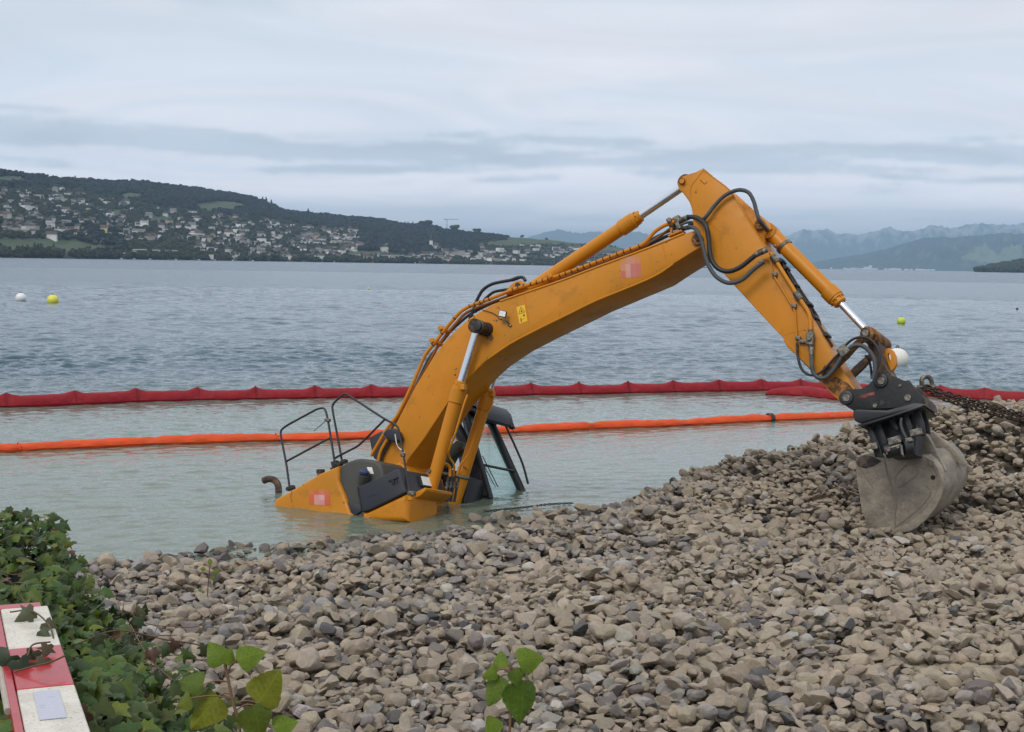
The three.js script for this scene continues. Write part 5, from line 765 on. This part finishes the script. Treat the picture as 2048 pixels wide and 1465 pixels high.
{ // lamp let into the front face of the tool box: the face runs across the machine
  const t0 = e(kB(1036, 500), 1.32), t1 = e(kB(1070, 630), 1.32), a = [t0.clone().setZ(0.82), t0.clone().setZ(0.48), t1.clone().setZ(0.48), t1.clone().setZ(0.82)], c = V(); a.forEach((p) => c.addScaledVector(p, 0.25)); const nrm = a[1].clone().sub(a[0]).cross(a[3].clone().sub(a[0])).normalize(); if (nrm.dot(EXC.local(EYE).sub(c)) < 0) nrm.negate();
  const quad = (s, d0, d1) => { const pos = []; for (const d of [d1, d0]) for (const p of a) { const r = p.clone().sub(c).multiplyScalar(s).add(c).addScaledVector(nrm, d); pos.push(r.x, r.y, r.z); } const h = new THREE.BufferGeometry(); h.setAttribute('position', new THREE.Float32BufferAttribute(pos, 3)); h.setIndex([0, 3, 1, 1, 3, 2, 0, 4, 7, 0, 7, 3, 1, 2, 6, 1, 6, 5, 0, 1, 5, 0, 5, 4, 3, 7, 6, 3, 6, 2]); const n = h.toNonIndexed(); n.computeVertexNormals(); return n; };
  part('lamp_frame', quad(1.22, -0.05, 0.04), M.black, tool); part('lamp_lens', quad(1, 0, 0.048), M.lens, tool);
}
part('fender', slab(es(kB, [[530, 1052], [1095, 785], [1135, 795], [1140, 870], [1125, 1200], [452, 1200], [452, 1056]], 1.315), 0.42, 1.315, 0.10, null, 5)); part('step_plate', slab(es(kB, [[1225, 868], [1238, 772], [1385, 700], [1400, 712], [1395, 745], [1330, 812]], 1.12), 0.34, 1.12, 0.012)); part('step_support', slab(es(kB, [[1140, 790], [1236, 780], [1222, 872], [1150, 885]], 1.16), 0.40, 1.16, 0.01));
part('foot_bracket', slab(es(id, [[744, 985], [770, 935], [800, 925], [826, 950], [836, 1010], [740, 1010]], 0.44), -0.46, 0.44, 0.02)); part('turntable', rod(e([800, 1075], 0.2).setZ(-1), e([800, 1075], 0.2).setZ(1), 0.5, 0.5, 20), M.rust);
// guard at the boom foot
part('hose_guard', slab(es(kA, [[1640, 640], [1690, 582], [1780, 562], [1860, 612], [1892, 690], [1888, 745], [1800, 768], [1735, 742]], 0.52), 0.37, 0.52, 0.03, null, 3), M.box); part('rubber_flap', slab(es(kA, [[1448, 712], [1500, 672], [1620, 605], [1660, 650], [1705, 738], [1640, 820], [1590, 905], [1565, 1040], [1510, 1000], [1480, 880]], 0.05), -0.12, 0.05, 0.02), M.box); part('guard_pipe', bentPipe(es(kA, [[1720, 725], [1640, 850], [1605, 940], [1580, 1050]], 0.42), 0.028, 9, 0.08)); part('guard_hose', tube(es(kA, [[1760, 745], [1700, 860], [1650, 960], [1620, 1060]], 0.40), 0.02, 7), M.hoseBlack); part('gas_strut', mergeAll([rod(e(kA(1828, 650), 0.7), e(kA(1848, 780), 0.7), 0.009), rod(e(kA(1848, 780), 0.7), e(kA(1870, 840), 0.7), 0.006), rod(e(kA(1870, 840), 0.7), e(kA(1990, 935), 0.7), 0.006)]), M.chrome);
// handrails
const rail = (n, l, f, z) => part(n, bentPipe(l.map(([u, v, w]) => e(f(u, v), w ?? z)), 0.0175, 9, 0.10), M.black);
rail('handrail', [[285, 1440], [240, 1100], [165, 720], [148, 600], [230, 530], [700, 275], [800, 265], [838, 400], [895, 740], [950, 1100]], kA, 1.0); rail('handrail_brace', [[232, 1052], [300, 1015], [800, 745], [892, 700]], kA, 1.0); rail('handrail', [[1052, 1050], [990, 700], [918, 330], [905, 215], [1080, 55], [1130, 70], [1680, 432], [1850, 515], [1885, 590], [1935, 880], [1975, 1110, 1.1], [2020, 1400, 1.25], [2055, 1600, 1.36]], kA, 0.8); rail('handrail_brace', [[945, 1005], [1010, 965], [1290, 825], [1680, 432]], kA, 0.85);
part('rail_clamp', box(0, 0, 0, 0.09, 0.05, 0.06, 0.01).applyMatrix4(new THREE.Matrix4().setPosition(e(kA(842, 445), 1.02))), M.zinc); part('loose_rod', rod(e(kA(800, 468), 1.02), e(kA(640, 605), 1.02), 0.007), M.zinc); part('rail_foot', mergeAll([[955, 1090, 0.10, 0.10], [1080, 1052, 0.10, 0.05], [1000, 1100, 0.12, 0.05], [300, 1440, 0.13, 0.06], [930, 1160, 0.07, 0.05]].map(([u, v, w, h]) => box(0, 0, 0, w, h, 0.10, 0.012).applyMatrix4(new THREE.Matrix4().makeRotationZ(0.4).setPosition(e(kA(u, v), 1.0))))), M.black); part('rail_clamp', box(0, 0, 0, 0.06, 0.07, 0.06, 0.01).applyMatrix4(new THREE.Matrix4().setPosition(e(kA(1945, 950), 1.06))), M.zinc); part('rail_socket', mergeAll([rod(e(kB(1180, 885), 1.36), e(kB(1172, 790), 1.36), 0.045)]), M.paint); part('rail_clamp', box(0, 0, 0, 0.11, 0.06, 0.08, 0.012).applyMatrix4(new THREE.Matrix4().setPosition(e(kB(1195, 785), 1.38))), M.zinc);
// exhaust that sticks out of the water behind the hood
part('exhaust_pipe', tube(es(id, [[557, 985], [556, 972], [551, 963], [543, 959], [535, 959], [527, 962]], 0.2), 0.056, 14, 30), S({ name: 'rusty_exhaust', color: C3(0.15, 0.09, 0.065), roughness: 0.8, map: dirtTex }));
{ const c = blocks(['#c4702a', '#c4623a', '#c87058', '#c46838', '#c85c30', '#cc8c84', '#d29c98', '#c4603a', '#c0602e', '#cc8c84', '#c88480', '#c05c30'], 4, 3); decal('faded_logo', [k1(330, 1240), k1(448, 1243), k1(450, 1328), k1(333, 1322)], 1.222, c, exc).userData.label = 'pink and red logo sticker on the hood'; }
// clamp bar and pipes between the boom cylinders
part('clamp_bar', mergeAll([rod(e(kC(228, 992), 0.62), e(kC(712, 1082), -0.42), 0.032, 0.032, 4)]), M.zinc); part('cylinder_pipe', bentPipe([e(kC(700, 60), 0.6), e(kC(655, 190), 0.62), e(kC(545, 560), 0.62), e(kC(462, 770), 0.5), e(kC(482, 830), 0.4), e(kC(545, 920), 0.3), e(kC(525, 1060), 0.2)], 0.017, 8, 0.06)); part('cylinder_pipe', bentPipe([e(kC(1010, 130), -0.40), e(kC(985, 240), -0.38), e(kC(850, 390), -0.34), e(kC(790, 560), -0.34), e(kC(718, 790), -0.3), e(kC(605, 925), -0.2), e(kC(565, 1060), -0.1)], 0.017, 8, 0.06)); part('cylinder_pipe', bentPipe([e(kC(395, 900), 0.45), e(kC(450, 905), 0.36), e(kC(490, 950), 0.3), e(kC(485, 1060), 0.3)], 0.024, 8, 0.05)); part('cylinder_pipe', bentPipe([e(kC(690, 960), -0.4), e(kC(630, 920), -0.25), e(kC(630, 990), -0.2), e(kC(605, 1080), -0.2)], 0.02, 8, 0.04));
part('hose', mergeAll([[470, 1060, 440, 1200, 450, 1360, 0.3], [510, 1060, 480, 1200, 470, 1360, 0.2], [555, 1060, 525, 1200, 500, 1370, 0.05], [600, 1070, 570, 1200, 540, 1370, -0.1]].map(([a, b, c, d, f, h, z]) => tube([e(kC(a, b), z), e(kC(c, d), z), e(kC(f, h), z)], 0.022, 8))), M.hoseGrey); part('hose_ferrule', mergeAll([[452, 1130, 438, 1210, 0.3], [495, 1120, 482, 1200, 0.2], [540, 1120, 526, 1200, 0.05], [582, 1120, 570, 1200, -0.1]].map(([a, b, c, d, z]) => rod(e(kC(a, b), z), e(kC(c, d), z), 0.029))), M.zinc);

// cab, its windscreen half under water
{
  const zn = -1.15, zf = -2.2, cab = part('cab_roof', slab(es(kC, [[590, 330], [606, 240], [660, 170], [760, 125], [835, 140], [890, 200], [912, 280], [905, 345], [870, 372], [800, 300], [730, 275], [660, 285], [620, 330]], zn), zf, zn, 0.09, null, 5), M.box);
  const bar = (n, a, b, r, m = M.black) => part(n, rod(a, b, r, r, 4), m, cab), c = (u, v, z) => e(kC(u, v), z);
  bar('front_pillar', c(690, 330, zn), c(985, 1330, zn), 0.055, M.box); bar('front_pillar', c(960, 345, zf), c(1385, 1290, zf), 0.075); bar('rear_pillar', c(565, 440, zn), c(720, 760, zn), 0.10); bar('sill', c(640, 260, zn), c(570, 450, zn), 0.07);
  part('door_panel', slab([c(770, 790, zn), c(830, 800, zn), c(875, 1000, zn), c(985, 1350, zn), c(620, 1380, zn), c(690, 1080, zn)], zn - 0.06, zn, 0.015), M.box, cab); part('door_trim', slab([c(825, 830, zn + 0.03), c(850, 820, zn + 0.03), c(960, 1290, zn + 0.03), c(870, 1300, zn + 0.03)], zn, zn + 0.03, 0.008), M.tank, cab);
  const q = [c(715, 330, zn + 0.02), c(960, 360, zf), c(1330, 1240, zf), c(1010, 1400, zn + 0.02)];
  const pane = (a, n) => { const g = new THREE.BufferGeometry(); g.setAttribute('position', new THREE.Float32BufferAttribute(a.flatMap((p) => [p.x, p.y, p.z]), 3)); g.setIndex([0, 3, 1, 1, 3, 2]); const h = g.toNonIndexed(); h.computeVertexNormals(); return part(n, h, M.glass, cab); };
  pane(q, 'windscreen'); pane([c(640, 300, zn - 0.03), c(720, 330, zn - 0.03), c(860, 790, zn - 0.03), c(740, 790, zn - 0.03)], 'door_window');
  bar('windscreen_bar', c(880, 915, zn), c(1285, 998, zf), 0.022); bar('header', c(700, 330, zn), c(955, 350, zf), 0.06); part('wiper', rod(c(885, 810, zn), c(1075, 1190, -1.55), 0.008), M.hoseGrey, cab); part('wiper', rod(c(905, 930, zn), c(1045, 1195, -1.5), 0.007), M.hoseGrey, cab); part('rain_channel', mergeAll([bentPipe([c(1150, 400, zf - 0.05), c(1270, 660, zf - 0.05), c(1380, 910, zf - 0.05), c(1442, 1150, zf - 0.05)], 0.02, 7, 0.2)]), M.black, cab);
  part('mirror', mergeAll([bentPipe([c(1170, 350, zf), c(1240, 380, zf), c(1268, 460, zf), c(1235, 480, zf), c(1185, 415, zf)], 0.016, 7, 0.03), rod(c(1040, 420, zf), c(1170, 385, zf), 0.014), rod(c(1240, 480, zf), c(1310, 555, zf), 0.006), box(0, 0, 0, 0.10, 0.05, 0.06, 0.01).applyMatrix4(new THREE.Matrix4().setPosition(c(1245, 465, zf)))]), M.black, cab); part('roof_lamp', box(0, 0, 0, 0.18, 0.10, 0.16, 0.03).applyMatrix4(new THREE.Matrix4().makeRotationZ(0.3).setPosition(c(765, 105, -1.3))), M.zinc, cab);
  const green = S({ name: 'green_plastic', color: C3(0.05, 0.075, 0.05), roughness: 0.6 });
  part('seat', mergeAll([slab([c(560, 640, -1.5), c(640, 560, -1.5), c(700, 800, -1.5), c(690, 1000, -1.5), c(600, 960, -1.5)], -1.9, -1.5, 0.04)]), M.box, cab); part('console', mergeAll([slab([c(470, 700, -0.9), c(560, 620, -0.9), c(650, 640, -0.9), c(640, 760, -0.9), c(520, 820, -0.9), c(420, 1000, -0.9), c(400, 900, -0.9)], -1.1, -0.9, 0.02)]), green, cab); part('swivel_joint', mergeAll([rod(c(620, 720, -0.8), c(640, 760, -0.8), 0.09), rod(c(440, 1000, -0.6), c(410, 960, -0.6), 0.11)]), M.rust, cab); part('interior_panel', mergeAll([slab([c(620, 300, zf + 0.08), c(760, 330, zf + 0.08), c(820, 560, zf + 0.08), c(700, 700, zf + 0.08)], zf + 0.02, zf + 0.08, 0.01)]), M.box, cab);
  part('rear_frame', slab([c(300, 1000, -0.55), c(420, 960, -0.55), c(700, 1080, -0.55), c(680, 1400, -0.55), c(280, 1400, -0.55)], -1.1, -0.55, 0.03), M.black, cab);
}

// bucket linkage
const IDLER = [[600, 800], [640, 745], [740, 640], [860, 520], [960, 430], [1060, 350], [1140, 270], [1180, 200], [1205, 120], [1250, 92], [1310, 98], [1365, 140], [1385, 210], [1350, 285], [1270, 315], [1210, 330], [1110, 430], [1010, 545], [880, 670], [790, 760], [700, 835], [640, 840]];
{ const g = es(kG, IDLER, 0.44), near = part('idler_link', slab(g, 0.38, 0.45, 0.012), M.paintDirty); part('pin', rod(e(kG(1250, 190), 0.46).setZ(-0.48), e(kG(1250, 190), 0.46).setZ(0.475), 0.065, 0.065, 26), M.rust, near); part('pin_cap', rod(e(kG(1250, 190), 0.48).setZ(0.47), e(kG(1250, 190), 0.48).setZ(0.485), 0.048, 0.044), M.zinc, near); part('pivot_pin', rod(e(kG(690, 725), 0.46).setZ(-0.46), e(kG(690, 725), 0.46).setZ(0.47), 0.055), M.rust, near); part('idler_link', slab(g, -0.46, -0.39, 0.012), M.rust); }
{
  const link = part('bucket_link', slab(es(kG, [[1250, 290], [1320, 250], [1400, 230], [1440, 330], [1475, 480], [1520, 620], [1590, 770], [1570, 900], [1480, 960], [1400, 920], [1360, 840], [1390, 720], [1370, 580], [1300, 420]], 0.27), -0.27, 0.27, 0.02), M.rust); part('link_boss', rod(e(kG(1330, 240), 0.3).setZ(-0.42), e(kG(1330, 240), 0.3).setZ(0.36), 0.11, 0.11, 26), M.paintDirty, link); part('link_side', slab(es(kG, [[1490, 500], [1520, 480], [1560, 650], [1640, 810], [1590, 880], [1520, 700]], 0.1), -0.2, 0.1, 0.01), M.paintDirty, link);
  const o = es(kG, [[1505, 455], [1545, 420], [1610, 412], [1665, 455], [1700, 530], [1710, 640], [1680, 710], [1630, 755], [1585, 762], [1560, 650], [1500, 500]], -0.02), h = es(kG, [[1562, 500], [1600, 462], [1630, 500], [1642, 570], [1625, 630], [1596, 650], [1575, 590]], -0.02); part('lifting_eye', slab(o, -0.09, -0.02, 0.015, [h], 3), M.paint, link);
}
// quick coupler
const COUP = [[868, 1120], [885, 1070], [935, 1030], [1000, 1012], [1075, 1012], [1190, 1008], [1290, 950], [1350, 890], [1400, 810], [1450, 775], [1520, 768], [1590, 790], [1700, 835], [1820, 888], [1890, 882], [1935, 945], [1985, 1005], [2080, 1130], [2100, 1270], [1960, 1290], [1500, 1300], [1080, 1330], [1000, 1285], [900, 1210]];
{
  const g = es(kG, COUP, 0.36), c = part('quick_coupler', slab(g, 0.30, 0.36, 0.012), M.coupler); part('side_plate', slab(g, -0.36, -0.30, 0.012), M.coupler, c); part('core', slab(es(kG, [[1150, 1090], [1400, 1000], [1800, 960], [1980, 1080], [2040, 1260], [1150, 1310]], 0.2), -0.30, 0.30, 0.01), M.black, c);
  for (const [u, v] of [[1475, 890], [968, 1140]]) { part('pin_ring', turned(e(kG(u, v), 0.37).setZ(0.355), e(kG(u, v), 0.37).setZ(0.385), [[0, 0.10], [0.9, 0.092], [1, 0.085], [1, 0.05]], 28), M.black, c); part('pin', rod(e(kG(u, v), 0.40).setZ(-0.4), e(kG(u, v), 0.40).setZ(0.40), 0.052, 0.05, 24), M.zinc, c); }
  part('bolt', mergeAll([[1392, 1255, 0.032], [1870, 1140, 0.05], [1760, 960, 0.02]].map(([u, v, r]) => rod(e(kG(u, v), 0.37).setZ(0.35), e(kG(u, v), 0.37).setZ(0.378), r, r * 0.9, 8))), M.zinc, c); part('bolt_hole', rod(e(kG(1493, 1210), 0.37).setZ(0.355), e(kG(1493, 1210), 0.37).setZ(0.3635), 0.032), M.black, c);
  part('faded_sticker', slab(es(kG, [[1150, 1108], [1380, 1055], [1392, 1098], [1165, 1160]], 0.365), 0.3605, 0.364, 0.001), S({ name: 'faded_red_sticker', color: C3(0.34, 0.075, 0.06), roughness: 0.6, map: dirtTex }), c);
  part('lower_beam', slab(es(kH, [[240, 165], [244, 118], [275, 98], [600, 108], [740, 70], [880, 28], [985, 40], [1005, 62], [640, 158], [330, 246], [262, 222]], 0.42), 0.26, 0.42, 0.02), M.black, c); part('base_plate', slab(es(kH, [[296, 262], [640, 160], [958, 52], [972, 66], [960, 80], [640, 182], [320, 284]], 0.46), -0.46, 0.46, 0.006), M.black, c); part('end_block', slab(es(kH, [[930, 8], [1000, -30], [1035, 20], [1050, 100], [985, 66]], 0.1), -0.4, 0.3, 0.015), M.rust, c);
  // the tilting part under the plate
  part('tilt_body', slab(es(kH, [[390, 270], [640, 190], [870, 110], [905, 240], [905, 420], [900, 575], [640, 600], [530, 540], [450, 440]], 0.1), -0.32, 0.1, 0.02), M.black, c); for (const [a, z] of [[[[375, 275], [420, 262], [520, 470], [560, 600], [470, 600], [440, 470]], 0.34], [[[470, 245], [520, 232], [590, 400], [610, 560], [560, 560], [520, 400]], 0.30], [[[610, 205], [660, 190], [720, 300], [700, 330], [650, 280]], 0.3], [[[755, 155], [810, 140], [860, 270], [865, 380], [830, 380], [800, 270]], 0.34], [[[870, 120], [930, 105], [985, 240], [1000, 370], [950, 380], [910, 250]], 0.30], [[[960, 140], [1010, 150], [1040, 260], [1050, 360], [1000, 350]], 0.05]]) part('rib', slab(es(kH, a, z), z - 0.06, z, 0.008), M.coupler, c);
  part('tilt_cylinder', mergeAll([rod(e(kH(590, 540), 0.34), e(kH(770, 500), 0.34), 0.10, 0.10, 22), turned(e(kH(765, 505), 0.36), e(kH(860, 490), 0.3), [[0, 0.001], [0, 0.115], [0.85, 0.115], [1, 0.09], [1, 0.001]], 22)]), M.black, c); part('cylinder_cap', slab(es(kH, [[585, 505], [735, 462], [760, 480], [775, 600], [745, 570], [735, 480], [600, 520], [610, 575], [590, 570]], 0.45), 0.42, 0.45, 0.006), M.zinc, c); part('bolt', mergeAll([[615, 525], [713, 493], [690, 425]].map(([u, v]) => rod(e(kH(u, v), 0.46).setZ(0.43), e(kH(u, v), 0.46).setZ(0.465), 0.02))), M.zinc, c); part('port_block', mergeAll([[685, 430, 0.17, 0.10], [905, 345, 0.15, 0.09], [835, 425, 0.09, 0.06], [475, 490, 0.08, 0.09]].map(([u, v, w, h]) => box(0, 0, 0, w, h, 0.12, 0.012).applyMatrix4(new THREE.Matrix4().makeRotationZ(0.3).setPosition(e(kH(u, v), 0.38))))), M.zinc, c); part('tilt_hose', tube(es(kH, [[750, 190], [745, 260], [770, 340], [800, 400], [800, 440]], 0.4), 0.02, 8), M.hoseGrey, c);
}
// bucket, turned on its own axis
{
  const b = new THREE.Group(); b.name = 'bucket'; b.userData.label = 'wide muddy grey brown bucket'; exc.add(b); b.applyMatrix4(EXC.i.clone().multiply(BK.m));
  const H = (l, z = 0) => l.map(([u, v]) => BK.at(...kH(u, v), z)), W = BUCKET_W;
  part('side_plate', slab(BUCKET, -0.035, 0, 0.008), M.bucket, b); part('side_plate', slab(BUCKET, -W, -W + 0.035, 0.008), M.bucket, b);
  const out = BUCKET.slice(3, 19), inn = out.map((p, i) => { const a = out[Math.max(0, i - 1)], c = out[Math.min(out.length - 1, i + 1)], t = c.clone().sub(a).normalize(); return p.clone().add(V(t.y, -t.x, 0).multiplyScalar(0.028)); }).reverse();
  part('shell', slab([...out.map((p) => p.clone()), ...inn], -W + 0.03, -0.03, 0.004), M.bucket, b);
  part('wear_strip', slab(H([[1010, 600], [1080, 640], [1140, 720], [1178, 830], [1188, 900], [1180, 990], [1115, 1120], [1010, 1255], [905, 1345], [830, 1380], [680, 1400], [640, 1385], [820, 1290], [960, 1190], [1060, 1080], [1125, 970], [1140, 900], [1125, 810], [1090, 720], [1040, 650]]), -0.01, 0.012, 0.006), M.bucket, b);
  part('weld_seam', mergeAll([strip(H([[575, 640], [600, 760], [640, 880], [680, 980], [690, 1080], [682, 1340]]), 0.010, 0.0), strip(H([[310, 700], [400, 840], [450, 920]]), 0.007, 0.0), strip(H([[690, 800], [760, 720], [830, 670], [900, 690], [930, 760], [830, 850], [700, 920], [690, 800]]), 0.006, 0.0), strip(H([[1010, 900], [1060, 960], [1000, 1070], [860, 1200], [690, 1330]]), 0.006, 0.002)]), M.bucket, b);
  part('scuffed_corner', slab(H([[268, 650], [300, 600], [360, 578], [440, 590], [545, 640], [470, 690], [380, 720], [300, 700]]), 0, 0.006, 0.002), S({ name: 'bare_steel', color: C3(0.15, 0.125, 0.12), roughness: 0.6, map: dirtTex }), b); part('bolt_hole', rod(H([[1082, 812]])[0].setZ(0.0), H([[1082, 812]])[0].setZ(0.012), 0.03), M.black, b); part('bolt', rod(H([[1070, 660]])[0].setZ(0.0), H([[1070, 660]])[0].setZ(0.02), 0.035), M.bucket, b);
  part('back_bracket', slab(H([[900, 335], [980, 340], [1035, 395], [1075, 470], [1110, 545], [1160, 630], [1215, 745], [1195, 770], [1130, 690], [1000, 600], [955, 590], [950, 450]], -0.25), -0.34, -0.25, 0.012), M.bucket, b); part('back_bracket', slab(H([[1020, 335], [1080, 335], [1180, 425], [1330, 545], [1415, 670], [1402, 705], [1300, 640], [1190, 620], [1110, 500], [1060, 430]], -0.85), -0.93, -0.85, 0.012), M.bucket, b);
  part('edge_lug', slab(H([[1440, 680], [1505, 700], [1490, 760], [1440, 740]], -W), -W - 0.02, -W + 0.03, 0.008), M.bucket, b); part('cutting_edge', slab(H([[150, 530], [262, 640], [285, 600], [190, 505]], -0.6), -0.62, -0.58, 0.006), M.bucket, b);
}

// ---------------------------------------------------------------- chains
const chainM = S({ name: 'rusty_chain', color: C3(0.13, 0.088, 0.062), roughness: 0.6, metalness: 0.5, map: dirtTex });
{
  const hook = thing('shackle', 'grey steel shackle standing on the right end of the black coupler', 'shackle', at(1860, 768, 19.3)), L = (u, v, d = 19.3) => at(...k3(u, v), d).sub(hook.position);
  mesh('bow', tube([L(1108, 500), L(1096, 470), L(1098, 442), L(1118, 426), L(1142, 430), L(1156, 450), L(1162, 490)], 0.032, 10), M.zinc, hook); mesh('pin', rod(L(1070, 495), L(1185, 490), 0.035), M.zinc, hook);
}
const linkGeo = (() => { const c = new THREE.CurvePath(), w = 0.031, l = 0.040, pts = []; for (let i = 0; i <= 20; i++) { const a = i / 20 * 2 * Math.PI; pts.push(V(Math.cos(a) * w, Math.sin(a) * w + Math.sign(Math.sin(a)) * l * Math.min(1, Math.abs(Math.sin(a)) * 4), 0)); } return new THREE.TubeGeometry(new THREE.CatmullRomCurve3(pts.slice(0, 20), true), 22, 0.0155, 6, true); })();
function chain(label, pts, sag, scale = 1, roll = 0) {
  const o = pts[0].clone(), c = new THREE.CatmullRomCurve3(pts.map((p) => p.clone().sub(o)), false, 'centripetal'), L = c.getLength(), g = thing('chain', label, 'chain', o), n = Math.floor(L / (0.106 * scale)), r = rng(Math.floor(L * 977));
  for (let i = 0; i < n; i++) { const t = (i + 0.5) / n, p = c.getPointAt(t), d = c.getTangentAt(t), m = mesh('link', linkGeo, chainM, g); m.position.copy(p); m.position.y -= sag * Math.sin(Math.PI * t); m.quaternion.setFromUnitVectors(V(0, 1, 0), d).multiply(new THREE.Quaternion().setFromAxisAngle(V(0, 1, 0), (i % 2) * Math.PI / 2 + 0.5 + roll + (r() - 0.5) * 0.5)); m.scale.setScalar(scale); }
  return g;
}
chain('uppermost rusty chain running from the shackle to the right edge', [at(...k3(1120, 488), 19.25), at(...k3(1250, 530), 19.3), at(...k3(1450, 588), 19.5), at(...k3(1620, 634), 19.7), at(...k3(1760, 672), 19.9), at(...k3(1960, 700), 20.2)], 0, 0.76, 0); chain('middle rusty chain of the three running from the shackle to the right', [at(...k3(1105, 494), 19.2), at(...k3(1245, 546), 19.2), at(...k3(1445, 606), 19.4), at(...k3(1620, 652), 19.6), at(...k3(1760, 690), 19.8), at(...k3(1960, 722), 20.1)], 0, 0.76, 0.7); chain('lowest rusty chain of the three running from the shackle to the right', [at(...k3(1090, 500), 19.15), at(...k3(1235, 566), 19.1), at(...k3(1435, 630), 19.3), at(...k3(1600, 674), 19.5), at(...k3(1760, 712), 19.7), at(...k3(1960, 752), 20.0)], 0, 0.76, 0.3);
chain('dark wet chain lying at the surface of the water between excavator and stones', [onLevel(968, 1024, 0.0), onLevel(1010, 1019, 0.01), onLevel(1060, 1014, 0.03), onLevel(1100, 1009, 0.03), onLevel(1146, 1007, 0.02)], 0, 0.42, 0.2).children.forEach((m) => { m.material = M.black; });

renderer.render(scene, camera);
